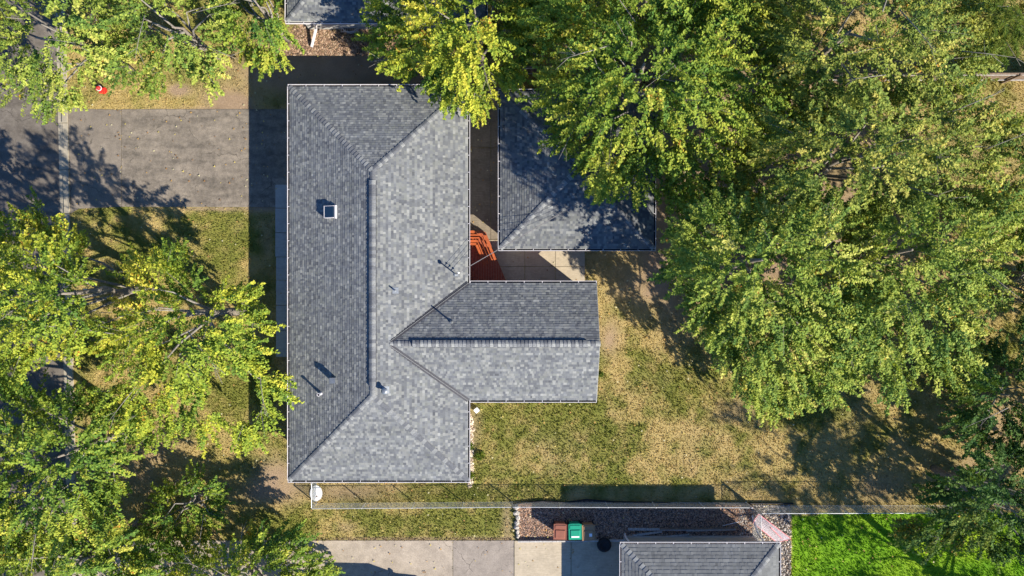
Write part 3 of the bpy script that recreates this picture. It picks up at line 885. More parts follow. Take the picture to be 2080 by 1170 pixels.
# wooden fence on the north boundary
wfence = empty('wooden_fence', T(1180,158), 'brown board fence along the north boundary under the maples', 'fence')
def wood_run(px0, px1, py, h=1.5):
    a = T(px0,py); b_ = T(px1,py); L = b_.x-a.x; r_ = random.Random(px0)
    n = int(L/2.4)
    for i in range(n+1):
        x_ = a.x+L*i/n
        MB().box(x_-.05,a.y-.12,0,x_+.05,a.y-.02,h+.08).build('post', M['wood_brown'], wfence)
    for z_ in (.35,h-.2): MB().box(a.x,a.y-.035,z_,b_.x,a.y-.003,z_+.09).build('rail', M['wood_grey'], wfence)
    MB().box(a.x,a.y-.05,h+.005,b_.x,a.y+.05,h+.035).build('cap_rail', M['wood_brown'], wfence)
    x_ = a.x; me = {}
    while x_ < b_.x-.14:
        k = r_.randrange(4)
        if k not in me:
            mb = MB().box(0,0,0.04,.138,.022,h-.03*k)
            me[k] = mb.build('board', M['wood_brown'], wfence); o = me[k]
        else:
            o = me[k].copy(); COL.objects.link(o)
        wo = WL[wfence.name]
        # mesh is stored relative to the fence origin, so move by the plan offset
        o.location = (x_, a.y+.022, 0)
        x_ += .15
wood_run(1036, 1330, 153); wood_run(1560, 2130, 166)

# ------------------------------------------------------------------ gravel, edging, stones
GRAVEL = [(1052,1024),(1100,1020),(1150,1023),(1190,1017),(1250,1022),(1606,1026),(1607,1300),(1548,1300),(1548,1096),(1052,1096)]
sheet('gravel_soil', GRAVEL, 0.012, M['soil'])
def stones(name, n, poly, size, palette, seed, z=0.0, kind='stuff', squash=.6):
    r = np.random.default_rng(seed)
    P = np.array(poly, float); lo = P.min(0); hi = P.max(0)
    pts = []
    while len(pts) < n:
        q = lo + (hi-lo)*r.random((n, 2)); k = inside(poly, q[:,0], q[:,1]); pts.extend(q[k].tolist())
    pts = np.array(pts[:n]); kf = CAM_H/F
    c = np.stack([(pts[:,0]-1040)*kf, (585-pts[:,1])*kf, np.full(n, z)], 1)
    s = size*(0.45 + r.random(n)**2*1.1)
    oct_ = np.array([[1,0,0],[0,1,0],[-1,0,0],[0,-1,0],[0,0,1],[0,0,-.4]], float)
    V = oct_[None]*(s[:,None,None])*(0.6+0.8*r.random((n,6,1)))
    V[:,:,2] *= squash
    a = r.random(n)*6.28; ca, sa = np.cos(a)[:,None], np.sin(a)[:,None]
    X = V[:,:,0]*ca - V[:,:,1]*sa; Y = V[:,:,0]*sa + V[:,:,1]*ca
    V = np.stack([X, Y, V[:,:,2]], 2) + c[:,None,:]; V[:,:,2] += (s*.15)[:,None]
    tri = np.array([[0,1,4],[1,2,4],[2,3,4],[3,0,4]])
    TR = (tri[None] + (np.arange(n)*6)[:,None,None]).reshape(-1,3)
    pal = np.array(palette); col = pal[r.integers(0, len(pal), n)]*(0.75+0.5*r.random((n,1)))
    o = np_mesh(name, V.reshape(-1,3), TR, M['stone'], color=np.repeat(col, 6, 0), kind=kind)
    return o
PALG = [(.34,.21,.15),(.42,.27,.185),(.22,.135,.10),(.48,.36,.27),(.29,.20,.165),(.15,.105,.085),(.45,.25,.14)]
stones('gravel', 22000, [(1052,1024),(1100,1020),(1150,1023),(1190,1017),(1250,1022),(1530,1025),(1530,1096),(1052,1096)], .036, PALG, 5, .012)
stones('pebbles', 6500, [(1500,1025),(1606,1026),(1607,1300),(1540,1300),(1540,1096),(1500,1096)], .05, [(.62,.57,.5),(.5,.45,.4),(.10,.09,.09),(.07,.065,.065),(.36,.31,.27),(.16,.14,.13),(.55,.42,.3)], 6, .012)
stones('mulch', 6500, [(600,48),(760,50),(850,60),(850,112),(570,112)], .055, [(.25,.155,.10),(.33,.21,.14),(.17,.105,.07),(.42,.30,.21),(.12,.08,.055)], 8, .0, squash=.3)
stones('river_stones', 500, [(951,840),(958,842),(962,870),(960,900),(962,960),(958,990),(950,990)], .07, [(.62,.5,.38),(.5,.38,.28),(.7,.62,.5)], 9)
stones('driveway_edge_dirt', 900, [(620,1092),(1040,1092),(1040,1099),(620,1099)], .03, [(.2,.13,.08),(.12,.08,.05)], 10)
pts = [T(x,y) for (x,y) in ((1040,1024),(1060,1021),(1100,1017),(1150,1020),(1190,1014),(1250,1019),(1400,1021),(1610,1022))]
mb = MB()
for a, b_ in zip(pts[:-1], pts[1:]): mb.beam(a+Vector((0,0,.05)), b_+Vector((0,0,.05)), .05, .2)
tag(mb.build('garden_edging', M['dark_metal']), 'low dark garden edging between the back lawn and the gravel bed', 'edging')
mb = MB().beam(T(1052,1098)+Vector((0,0,.1)), T(1275,1096)+Vector((0,0,.1)), .08, .26)
tag(mb.build('timber_edging', M['wood_grey']), 'timber edge board between the gravel bed and the concrete pad', 'edging')
# boulders of the low retaining wall
rr = random.Random(4)
def boulder(c, s, seed):
    r_ = random.Random(seed)
    v = []; f = []
    import itertools
    rings = [(.0,-.35),(.8,-.3),(1.0,.1),(.85,.4),(.4,.55),(.0,.6)]
    n = 9
    pts_ = []
    for (rad, z_) in rings[1:-1]:
        for k in range(n):
            a = 2*math.pi*k/n; j = .72+.5*r_.random()
            pts_.append((c.x+s[0]*rad*j*math.cos(a), c.y+s[1]*rad*j*math.sin(a), c.z+s[2]*(z_+.12*r_.random())))
    m_ = len(rings)-2
    for i in range(m_-1):
        for k in range(n):
            f.append((i*n+k,i*n+(k+1)%n,(i+1)*n+(k+1)%n,(i+1)*n+k))
    f.append(tuple((m_-1)*n+k for k in range(n)))
    return MB().add(pts_, f)
for i, (x_, y_, w_, h_) in enumerate(((1049,1030,.17,.16),(1049,1041,.21,.15),(1052,1050,.14,.2),(1050,1061,.16,.17),(1049,1071,.17,.14),(1051,1079,.13,.18),(1052,1088,.12,.14))):
    o = boulder(T(x_,y_), (w_,h_,.3), i).build('boulder', M['rock'])
    tag(o, ('first','second','third','fourth','fifth','sixth','seventh')[i] + ' boulder from the chain link fence in the short stone row', 'rock', 'boulders of the low retaining row')

# ------------------------------------------------------------------ bins, tyre, boards, goal net
def bin_(px, py, rot, body, lidm, label, extra=None):
    c = T(px, py, 1.05); base = Vector((c.x, c.y, 0))
    b = empty('wheelie_bin', base, label, 'bin', 'wheelie bins on the concrete pad')
    b.rotation_euler = (0,0,rot)
    WL0 = WL[b.name]; 
    def B(mb, nm, mat, par=None, **k):
        mb.v = [(v[0]+base.x, v[1]+base.y, v[2]) for v in mb.v]
        return mb.build(nm, mat, par or b, **k)
    w, d = .34, .42
    mb = MB().add([(-w*.8,-d*.75,.06),(w*.8,-d*.75,.06),(w*.8,d*.7,.06),(-w*.8,d*.7,.06),(-w,-d,.98),(w,-d,.98),(w,d,.98),(-w,d,.98)],
                  [(0,3,2,1),(0,1,5,4),(1,2,6,5),(2,3,7,6),(3,0,4,7),(4,5,6,7)])
    B(mb, 'body', body)
    mb = MB()      # lid: rim, raised centre panel, hinge bar at the back (north)
    a = w+.03; e = d+.03
    mb.box(-a,-e,.985,a,e,1.025)
    mb.add([(-a*.80,-e*.82,1.026),(a*.80,-e*.82,1.026),(a*.80,e*.30,1.026),(-a*.80,e*.30,1.026),(-a*.70,-e*.72,1.07),(a*.70,-e*.72,1.07),(a*.70,e*.22,1.07),(-a*.70,e*.22,1.07)],
           [(4,5,6,7),(0,1,5,4),(1,2,6,5),(2,3,7,6),(3,0,4,7)])
    mb.add([(-a*.85,e*.36,1.026),(a*.85,e*.36,1.026),(a*.85,e*.9,1.026),(-a*.85,e*.9,1.026),(-a*.8,e*.42,1.055),(a*.8,e*.42,1.055),(a*.8,e*.84,1.055),(-a*.8,e*.84,1.055)],
           [(4,5,6,7),(0,1,5,4),(1,2,6,5),(2,3,7,6),(3,0,4,7)])
    mb.box(-a-.012,-e,.96,-a+.02,e,1.04); mb.box(a-.02,-e,.96,a+.012,e,1.04)
    lid = B(mb, 'lid', lidm)
    B(MB().tube([(-w*.8,e+.02,.99),(w*.8,e+.02,.99)],.022,8), 'handle', body)
    for s in (-1,1):
        wm = MB().tube([(s*w*.95,d*.62,.13),(s*w*.95+s*.06,d*.62,.13)],.13,14); B(wm, 'wheel', M['rubber'])
    if extra == 'strip': B(MB().box(-a*.62,-e*.70,1.071,a*.62,-e*.52,1.076), 'sticker', M['white'], lid)
    if extra == 'bag': B(MB().box(a*.05,-e*.45,1.071,a*.5,-e*.05,1.078), 'sticker', M['white'], lid)
    return b
bin_(1138,1081,math.radians(-2),M['brown_bin'],M['brown_bin'],'brown wheelie bin, leftmost of the three on the pad edge')
bin_(1168.5,1081,math.radians(1),M['green_bin'],M['green_bin'],'bright green wheelie bin with a white strip on its lid','strip')
bin_(1196,1083,math.radians(2),M['tan_bin'],M['tan_bin'],'tan wheelie bin half in shadow right of the green bin','bag')
# spare wheel lying flat
tb = T(1227,1106,.12)
ty = empty('spare_wheel', (tb.x,tb.y,.05), 'black spare wheel lying flat on the concrete pad beside the bins', 'wheel')
MB().lathe((tb.x,tb.y,.055),[(.24,0),(.40,.02),(.43,.09),(.43,.16),(.40,.22),(.33,.25),(.25,.235),(.22,.2)],28).build('tyre', M['rubber'], ty, smooth=True)
MB().lathe((tb.x,tb.y,.20),[(.22,0),(.2,.03),(.14,.0),(.09,.05),(.03,.06)],20).build('rim', M['dark_metal'], ty, smooth=True)
# loose boards along the garage wall
for i, (x0_,y0_,x1_,y1_,z_,w_,m_,lab) in enumerate((
    (1276,1075,1420,1076,.16,.14,'wood_grey','long grey board at the back of the pile by the garage wall'),
    (1340,1074,1492,1073,.22,.10,'wood_brown','brown board lying on top of the pile by the garage wall'),
    (1395,1078,1494,1075,.10,.12,'wood_grey','pale grey board at the right end of the board pile'),
    (1285,1088,1345,1080,.08,.12,'wood_grey','short grey board lying at a slant on the left of the pile'),
    (1310,1090,1400,1089,.06,.13,'wood_brown','dark brown board lowest in the pile against the garage wall'),
    (1352,1090,1400,1086,.14,.07,'wood_grey','thin grey lath lying slanted at the front of the pile'),
    (1468,1068,1501,1060,.20,.03,'white_metal','thin white stick pointing away from the board pile'))):
    a = T(x0_,y0_,z_); b_ = T(x1_,y1_,z_)
    o = MB().beam(a, b_, w_, .045).build('board' if m_ != 'white_metal' else 'stick', M[m_])
    tag(o, lab, 'board' if m_ != 'white_metal' else 'stick', 'loose boards beside the garage')
# toppled goal with net
gn = empty('goal_net', T(1565,1072), 'toppled pink framed goal with white netting on the pebbles', 'goal')
c0, c1, c2, c3 = T(1541,1044,.9), T(1606,1094,.75), T(1577,1101,.15), T(1530,1062,.15)
mid0, mid1 = T(1560,1056,.55), T(1594,1098,.2)
def tubep(pts_, nm='frame_tube'):
    MB().tube(pts_, .022, 8).build(nm, M['pink'], gn)
tubep([c0, c1]); tubep([c3, c2]); tubep([c0, (c0+c3)/2+Vector((-.1,0,.1)), c3]); tubep([c1, mid1, c2])
tubep([T(1561,1062,.5), T(1566,1072,.55), T(1588,1094,.45), T(1600,1098,.3)])
def net(a, b_, c, d, n, m_, sag=.12):
    mb = MB()
    def P(u, v):
        q = a*(1-u)*(1-v)+b_*u*(1-v)+c*u*v+d*(1-u)*v
        q = q.copy(); q.z -= sag*math.sin(math.pi*u)*math.sin(math.pi*v); return q
    for i in range(n+1): mb.tube([P(i/n, k/6) for k in range(7)], 0.009, 3, cap=False)
    for j in range(m_+1): mb.tube([P(k/8, j/m_) for k in range(9)], 0.009, 3, cap=False)
    return mb
net(c0, c1, c2, c3, 44, 24).build('net', M['net'], gn, kind='stuff')
net(T(1561,1060,.5), T(1602,1090,.78), T(1598,1098,.3), T(1568,1074,.55), 34, 12, .02).build('net', M['net'], gn, kind='stuff')

# ------------------------------------------------------------------ small yard things
p = T(642,1002,.05)
mb = MB(); n_ = 28
mb.prism([(p.x+.37*math.cos(2*math.pi*k/n_), p.y+.47*math.sin(2*math.pi*k/n_)) for k in range(n_)], .03, .07)
tag(mb.build('round_tabletop', M['white']), 'white round tabletop lying flat on the ground by the fence corner', 'tabletop')
p = T(968,834,.3)
m2 = MB().box(-.13,-.13,0,.13,.13,.3); R = Matrix.Rotation(.7,3,'Z'); m2.v = [tuple(R @ Vector(v) + Vector((p.x,p.y,0))) for v in m2.v]
tag(m2.build('utility_box', M['white']), 'small white square box on the soil at the inner corner of wing and house', 'box')
# fire hydrant
hb = T(211,184)
hy = empty('fire_hydrant', hb, 'red fire hydrant on the dry grass beside the kerb', 'hydrant')
MB().lathe((hb.x,hb.y,0),[(.2,0),(.2,.05),(.12,.06),(.12,.42),(.16,.44),(.16,.48),(.13,.5),(.11,.6),(.05,.68),(.03,.72)],16).build('barrel', M['red'], hy, smooth=False)
for (dx,dy) in ((1,0),(-1,0),(0,-1)):
    a = Vector((hb.x,hb.y,.34)); d_ = Vector((dx,dy,0))
    MB().tube([a+d_*.08, a+d_*.2, a+d_*.2, a+d_*.25],[.07,.07,.095,.09],10).build('nozzle_cap', M['red'], hy)
MB().lathe((hb.x,hb.y,.485),[(.165,0),(.165,.02),(.13,.03)],16).build('bonnet_ring', M['white_metal'], hy)
MB().tube([(hb.x+.02,hb.y+.2,0),(hb.x+.02,hb.y+.2,.9)],.012,6).build('marker_rod', M['dark_metal'], hy)
# yard sign on a post
sb = T(228,588)
ys = empty('yard_sign', sb, 'white post with sign arm standing on the front lawn between the trees', 'sign')
MB().box(sb.x-.055,sb.y-.055,0,sb.x+.055,sb.y+.055,1.62).build('post', M['white'], ys)
MB().box(sb.x-.80,sb.y-.04,1.42,sb.x-.06,sb.y+.04,1.50).build('arm', M['white'], ys)
MB().box(sb.x-.74,sb.y-.012,.78,sb.x-.14,sb.y+.012,1.34).build('sign_panel', M['white'], ys)
for xx in (-.68,-.2): MB().beam((sb.x+xx,sb.y,1.34),(sb.x+xx,sb.y,1.42),.015,.015).build('chain', M['galv'], ys)
# parked minivan just south of the frame; its shadow falls on the shared driveway
vb = Vector((-6.9,-19.05,0))
van = empty('parked_van', vb, 'silver van parked on the shared driveway below the lawn', 'van')
def vbox(prof, y0, y1, nm, mat, par=None):
    mb = MB(); n_ = len(prof)
    v = [(vb.x+x_, vb.y+y0, z_) for (x_, z_) in prof] + [(vb.x+x_, vb.y+y1, z_) for (x_, z_) in prof]
    mb.add(v, [tuple(range(n_)), tuple(reversed(range(n_, 2*n_)))] + [((i+1)%n_, i, n_+i, n_+(i+1)%n_) for i in range(n_)])
    return mb.build(nm, mat, par or van)
vbox([(-2.45,.35),(2.4,.35),(2.5,.7),(2.35,1.0),(1.35,1.12),(.45,1.72),(-2.1,1.78),(-2.4,1.2)], -.95, .95, 'body', M['car'])
vbox([(1.22,1.13),(.5,1.62),(-1.95,1.68),(-2.2,1.15)], -.962, .962, 'side_window', M['glass'])
vbox([(1.38,1.125),(.5,1.71),(.52,1.74),(1.42,1.13)], -.8, .8, 'windscreen', M['glass'])
for x_ in (-1.5,1.5):
    for y_ in (-.93,.73):
        w = MB().tube([(vb.x+x_,vb.y+y_,.34),(vb.x+x_,vb.y+y_+.2,.34)],.34,18).build('wheel', M['rubber'], van)
        MB().tube([(vb.x+x_,vb.y+y_-.01,.34),(vb.x+x_,vb.y+y_+.21,.34)],.2,12).build('rim', M['galv'], w)
for y_ in (-.7,.7): MB().box(vb.x+2.36,vb.y+y_-.15,.7,vb.x+2.47,vb.y+y_+.15,.85).build('headlight', M['white'], van)
for s in (-1,1): MB().box(vb.x+.95,vb.y+s*1.08-.1,1.05,vb.x+1.08,vb.y+s*1.08+.1,1.2).build('mirror', M['car'], van)

# ------------------------------------------------------------------ trees
YG = {  # leaf palettes with highlight and shade tones painted in beside the own greens
 'maple':  [(.045,.10,.020),(.085,.15,.024),(.15,.205,.026),(.23,.26,.034),(.33,.32,.052)],
 'yellow': [(.055,.11,.020),(.11,.17,.024),(.19,.24,.028),(.30,.315,.034),(.40,.36,.05)],
 'light':  [(.055,.11,.024),(.105,.165,.03),(.175,.225,.036),(.26,.285,.052),(.36,.35,.09)],
 'olive':  [(.05,.095,.024),(.10,.145,.028),(.165,.20,.036),(.245,.25,.05),(.33,.30,.07)],
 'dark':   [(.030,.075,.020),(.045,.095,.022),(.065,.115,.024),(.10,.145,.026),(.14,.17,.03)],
 'pine':   [(.06,.11,.025),(.09,.14,.03),(.14,.175,.036),(.2,.21,.05),(.25,.23,.07)],
}
def poly_ray(poly, ax, ay, px, py):
    """fraction of the way from apex to the outline along each ray"""
    poly = np.array(poly, float)
    th = np.arctan2(py-ay, px-ax); dist = np.hypot(px-ax, py-ay)
    best = np.full(px.shape, 1e9)
    for i in range(len(poly)):
        p = poly[i]-(ax,ay); q = poly[(i+1) % len(poly)]-(ax,ay); e = q-p
        dx, dy = np.cos(th), np.sin(th)
        den = dx*e[1]-dy*e[0]
        den = np.where(np.abs(den) < 1e-9, 1e-9, den)
        t = (p[0]*e[1]-p[1]*e[0])/den; s = (p[0]*dy-p[1]*dx)/den
        ok = (t > 0) & (s >= 0) & (s <= 1)
        best = np.where(ok & (t < best), t, best)
    return np.clip(dist/best, 0, 1)

LEAVES = 0
def tree(name, label, cat, poly, apex, za, ze, pal='maple', spacing=1.2, nspray=15, nleaf=54, leaf=.108, lower=.75, seed=0,
         spread=1.0, tilt=0.0, gap=0.13, accents=(), bare=5, yellow=.25, kind='leaf', holes=(), group='broadleaf trees around the houses', trunk_r=.22, base=None, light_bark=True):
    global LEAVES
    r = np.random.default_rng(1000+seed)
    P = np.array(poly, float)
    top = T(apex[0], apex[1], za)
    B = Vector((top.x, top.y, 0)) if base is None else T(*base)
    root = empty(name, B, label, cat, group)
    # branch clumps spread through the crown
    lo, hi = P.min(0), P.max(0)
    pts = []
    for layer in range(3):
        dens = (1.0, lower, lower*.55)[layer]
        if dens <= 0: continue
        acc = []
        tries = 0
        q = lo + (hi-lo)*r.random((9000, 2)); q = q[inside(P, q[:,0], q[:,1])]
        rho = poly_ray(P, apex[0], apex[1], q[:,0], q[:,1])
        z = ze + (za-ze)*(1-rho**1.9)
        z = z + tilt*(apex[1]-q[:,1])/100
        if layer: z = z*(.80, .58)[layer-1] ; 
        z = np.maximum(z + r.normal(0, .75 if layer == 0 else .5, len(q)), 1.4)
        ppm = F/(CAM_H-z)
        for i in range(len(q)):
            if rho[i] > 1 - .45*ppm[i]/max(60, np.hypot(*(q[i]-apex))/max(rho[i],.05)): continue
            d_ = spacing*ppm[i]/math.sqrt(dens)
            if acc:
                A = np.array(acc)
                if (np.hypot(A[:,0]-q[i,0], A[:,1]-q[i,1]) < d_).any(): continue
            if r.random() < gap*(.6+.8*value_noise(q[i,0]/34, q[i,1]/34, 2.2, seed+3)): continue
            if any((q[i,0]-hx)**2+(q[i,1]-hy)**2 < hr*hr for (hx,hy,hr) in holes): continue
            acc.append((q[i,0], q[i,1])); pts.append((q[i,0], q[i,1], z[i], rho[i], layer))
    pts = np.array(pts)
    n = len(pts)
    k = (CAM_H-pts[:,2])/F
    Cc = np.stack([(pts[:,0]-1040)*k, (585-pts[:,1])*k, pts[:,2]], 1)
    rho = pts[:,3]
    ax = np.array([B.x, B.y])
    axis_z = Cc[:,2]*.72
    tx = np.stack([B.x+(top.x-B.x)*axis_z/za, B.y+(top.y-B.y)*axis_z/za], 1)
    out = Cc.copy(); out[:,:2] -= tx; out[:,2] = Cc[:,2]-axis_z-1.0
    out /= np.linalg.norm(out, axis=1, keepdims=True)+1e-6
    # sprays
    ns = np.where(pts[:,4] == 0, nspray, int(nspray*.8)).astype(int)
    ci = np.repeat(np.arange(n), ns); m = len(ci)
    o = out[ci]; rr_ = rho[ci]
    off = r.normal(0, 1, (m,3)); off /= np.linalg.norm(off, axis=1, keepdims=True); off *= r.random((m,1))**.5
    off *= np.array([.62,.62,.42])*spacing*spread
    st = Cc[ci] + off
    d = o*np.array([1.25,1.25,.35]) + off*np.array([.9,.9,.5]) + r.normal(0,.30,(m,3)) + np.stack([0*rr_,0*rr_, .22-.55*rr_], 1)
    d /= np.linalg.norm(d, axis=1, keepdims=True)
    L = (.75 + .75*r.random(m))*spacing*.85
    # leaves
    li = np.repeat(np.arange(m), nleaf); K = len(li)
    t = r.random(K)**.85
    dd = d[li]
    side = np.cross(dd, np.array([0,0,1.0])); side /= np.linalg.norm(side, axis=1, keepdims=True)+1e-6
    wd = .20*spacing*(1-.75*t)
    lat = r.normal(0, .55, K)
    pos = st[li] + dd*(L[li]*t)[:,None] + side*(lat*wd)[:,None]
    pos[:,2] += r.normal(0, .05, K)*spacing - .10*t*L[li] - .06*np.abs(lat)
    la = dd*.8 + side*(np.sign(lat)*.8)[:,None] + r.normal(0,.40,(K,3)); la[:,2] -= .20
    la /= np.linalg.norm(la, axis=1, keepdims=True)
    sn = np.array([0,0,.85]) + o*.55 + d*.25 + r.normal(0,.52,(m,3))
    nn = sn[li] + r.normal(0,.22,(K,3))
    lb = np.cross(la, nn); lb /= np.linalg.norm(lb, axis=1, keepdims=True)+1e-6
    nn = np.cross(lb, la)
    sz = leaf*(.65+.7*r.random(K))
    wr = .46 if kind == 'leaf' else .07
    if kind == 'needle': sz = sz*2.2
    s1 = sz[:,None]
    p0 = pos - la*s1*.5; p2 = pos + la*s1*.75
    p1 = pos + lb*s1*wr + nn*s1*.10; p3 = pos - lb*s1*wr + nn*s1*.10
    V = np.stack([p0,p1,p2,p3], 1)
    # colours: clump, spray and leaf
    pa = np.array(YG[pal])*np.array([1.60,1.56,1.70])
    tone = r.normal(0,.32,n)[ci] + r.normal(0,.62,m)
    yb = (r.random(n) < yellow*1.4)[ci]*1.7*r.random(m)**2
    for (cx, cy, rad, am) in accents:
        kk = F/(CAM_H-st[:,2]); sx = 1040+st[:,0]*kk; sy = 585-st[:,1]*kk
        yb = yb + am*np.exp(-((sx-cx)**2+(sy-cy)**2)/rad**2)*(.5+r.random(m))
    idx = 1.42 + tone[li]*.9 + yb[li] + r.normal(0,.40,K) + .35*t
    idx = np.clip(idx, 0, 3.999)
    i0 = idx.astype(int); fr = (idx-i0)[:,None]
    col = pa[i0]*(1-fr) + pa[np.minimum(i0+1,4)]*fr
    org = (yb[li] > 1.5) & (r.random(K) < .10)
    col[org] = np.array([.44,.22,.035])
    col *= (.85+.3*r.random((K,1)))
    cols = np.repeat(col, 4, 0)
    a = (np.arange(K)*4)[:,None]
    TR = np.concatenate([a+np.array([[0,1,2]]), a+np.array([[0,2,3]])], 0)
    np_mesh('crown', V.reshape(-1,3), TR, M['leaf'], root, cols, 3)
    LEAVES += K
    # trunk and limbs
    bark = M['bark_pale'] if light_bark else M['bark']
    mb = MB()
    tp = []
    wob = r.normal(0,.12,(6,2))
    for i in range(6):
        f_ = i/5*.86
        tp.append(Vector((B.x+(top.x-B.x)*f_+wob[i,0]*(i>0), B.y+(top.y-B.y)*f_+wob[i,1]*(i>0), za*f_-.15*(i==0))))
    mb.tube(tp, [trunk_r*1.35, trunk_r, trunk_r*.85, trunk_r*.68, trunk_r*.45, trunk_r*.2], 9)
    mb.build('trunk', M['bark'], root, smooth=True)
    mb = MB()
    order = r.permutation(n)
    for i in order[:min(n, 10)]:
        c = Vector(Cc[i]); f_ = min(.8, max(.18, (c.z/za)*.62 - .06 + r.normal(0,.12)))
        s_ = Vector((B.x+(top.x-B.x)*f_, B.y+(top.y-B.y)*f_, za*f_))
        m1 = s_.lerp(c, .33)+Vector((r.normal(0,.28), r.normal(0,.28), .35)); m2 = s_.lerp(c, .7)+Vector((r.normal(0,.35), r.normal(0,.35), .25))
        mb.tube([s_, m1, m2, c], [.085,.06,.035,.012], 6, cap=False)
    sel = r.permutation(m)[:int(m*.12)]
    for i in sel:
        a_ = Vector(Cc[ci[i]]); b_ = Vector(st[i]+d[i]*L[i]*.75)
        mb.tube([a_, b_], [.014,.006], 3, cap=False)
    for i in order[:bare*2//3]:          # pale bare twigs that stand clear of the leaves
        c = Vector(Cc[i]) + Vector((0,0,.55)); dv = Vector(out[i])*np.array(1.0)
        dv = Vector((dv.x+r.normal(0,.3), dv.y+r.normal(0,.3), .15)).normalized()
        e = c+dv*1.7
        mb.tube([c-dv*.7, c+dv*.5+Vector((0,0,.06)), e], [.028,.018,.006], 5)
        for _ in range(3):
            g = c.lerp(e, .2+.6*r.random()); h_ = g+(dv+Vector(r.normal(0,.55,3))).normalized()*(.5+.5*r.random())
            mb.tube([g, h_], [.016,.006], 4)
    mb.build('branches', bark, root, smooth=True, kind='stuff')
    return root

def build_trees():
    t = tree
    t('maple_tree','yellowing maple reaching over the north east corner of the house roof','tree',
      [(740,-90),(765,25),(748,110),(790,105),(815,145),(850,128),(880,150),(888,195),(930,225),(965,250),(985,200),(1040,155),(1075,60),(1080,-90)],(960,10),9,4.6,'yellow',1.05,seed=1,yellow=.2,accents=[(930,60,70,.6),(985,130,45,.9),(840,90,60,.4)],bare=6)
    t('maple_tree','broad maple whose branches hang over the detached garage roof','tree',
      [(1050,-10),(1085,110),(1090,180),(1128,240),(1124,318),(1150,308),(1190,340),(1192,395),(1215,385),(1250,365),(1288,390),(1310,335),(1350,370),(1365,400),(1388,480),(1402,405),(1430,410),(1480,370),(1560,300),(1625,250),(1605,130),(1560,20),(1400,-40),(1180,-40)],(1330,110),11,5.2,'maple',1.12,seed=2,yellow=.28,accents=[(1130,90,60,.9),(1470,270,90,.8),(1210,300,60,.7)],bare=9,trunk_r=.3)
    t('maple_tree','maple at the top edge between the yellowing maple and the tall maple','tree',
      [(1060,-190),(1062,50),(1200,70),(1400,60),(1600,40),(1640,-190)],(1340,-80),11.5,7,'maple',1.25,seed=3,nspray=13,bare=5,trunk_r=.28)
    t('maple_tree','tall olive maple at the top with bare grey twigs showing','tree',
      [(1550,-120),(1575,150),(1640,240),(1800,215),(1960,190),(2003,110),(1985,0),(1960,-120)],(1770,40),12,6,'olive',1.2,seed=4,yellow=.3,bare=12,trunk_r=.3)
    t('maple_tree','maple in the middle of the grove right of the garage','tree',
      [(1545,250),(1480,370),(1500,460),(1620,470),(1760,450),(1850,420),(1990,430),(2090,420),(2112,330),(2080,250),(2010,230),(1955,170),(1800,180),(1640,200)],(1790,290),11.5,5.5,'olive',1.18,seed=5,yellow=.3,bare=11,trunk_r=.3)
    t('maple_tree','wide pale green maple fanning out over the back lawn','tree',
      [(1400,440),(1480,410),(1600,400),(1720,410),(1790,500),(1780,640),(1760,720),(1700,805),(1640,810),(1570,842),(1525,828),(1500,745),(1455,700),(1420,650),(1385,618),(1395,590),(1362,570),(1372,500)],(1570,535),11.6,6.4,'light',1.1,lower=1.0,tilt=.95,seed=6,yellow=.25,nspray=16,bare=4,trunk_r=.32)
    t('maple_tree','rightmost big green maple of the grove above the sunny lawn','tree',
      [(1740,430),(1900,390),(2080,390),(2105,470),(2030,520),(2045,590),(2005,650),(1960,690),(1985,740),(1930,795),(1880,750),(1810,790),(1780,730),(1730,760),(1700,690)],(1890,510),10.5,4.2,'light',1.15,seed=7,yellow=.2,bare=6,trunk_r=.32)
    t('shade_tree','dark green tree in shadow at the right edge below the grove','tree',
      [(1915,750),(1960,710),(2020,705),(2100,760),(2170,860),(2110,960),(2040,930),(1990,905),(1930,870),(1950,800)],(2070,810),5.5,2.4,'dark',1.0,seed=8,nspray=14,yellow=.05,bare=2,gap=.12,lower=.5,trunk_r=.16)  # dark palette puts the shade this tree stands in into its leaf colour
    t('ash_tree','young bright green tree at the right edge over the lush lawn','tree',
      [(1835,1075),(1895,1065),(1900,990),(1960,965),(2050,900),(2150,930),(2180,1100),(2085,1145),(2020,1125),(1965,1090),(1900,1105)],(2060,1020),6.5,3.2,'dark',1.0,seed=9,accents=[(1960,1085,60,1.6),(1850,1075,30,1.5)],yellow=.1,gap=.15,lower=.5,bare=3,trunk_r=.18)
    t('pine_tree','pine with long needles and bare grey twigs in the top right corner','tree',
      [(1965,20),(1990,60),(2010,115),(2045,75),(2080,40),(2150,30),(2170,-120),(1990,-120)],(2080,-60),8,4.5,'pine',1.0,seed=10,kind='needle',nleaf=50,leaf=.12,bare=16,trunk_r=.2)
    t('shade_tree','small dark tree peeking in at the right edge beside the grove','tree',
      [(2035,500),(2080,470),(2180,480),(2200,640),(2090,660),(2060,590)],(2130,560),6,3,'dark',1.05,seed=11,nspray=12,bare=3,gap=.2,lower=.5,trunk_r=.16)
    # trees south east of the frame whose shadows reach the back lawn
    t('maple_tree','big maple standing south east of the lush lawn','tree',
      [(2170,1300),(2200,1220),(2330,1190),(2480,1260),(2590,1450),(2560,1650),(2400,1740),(2230,1660),(2160,1480)],(2382,1500),11,5.5,'maple',1.5,seed=12,nspray=11,nleaf=26,leaf=.17,gap=.42,lower=.4,bare=0,trunk_r=.3)
    t('maple_tree','maple beyond the right edge shading the dark tree','tree',
      [(2170,700),(2330,640),(2460,760),(2440,900),(2280,960),(2170,860)],(2330,800),9,4,'maple',1.6,seed=13,nspray=10,nleaf=26,leaf=.17,gap=.2,bare=0,trunk_r=.26)
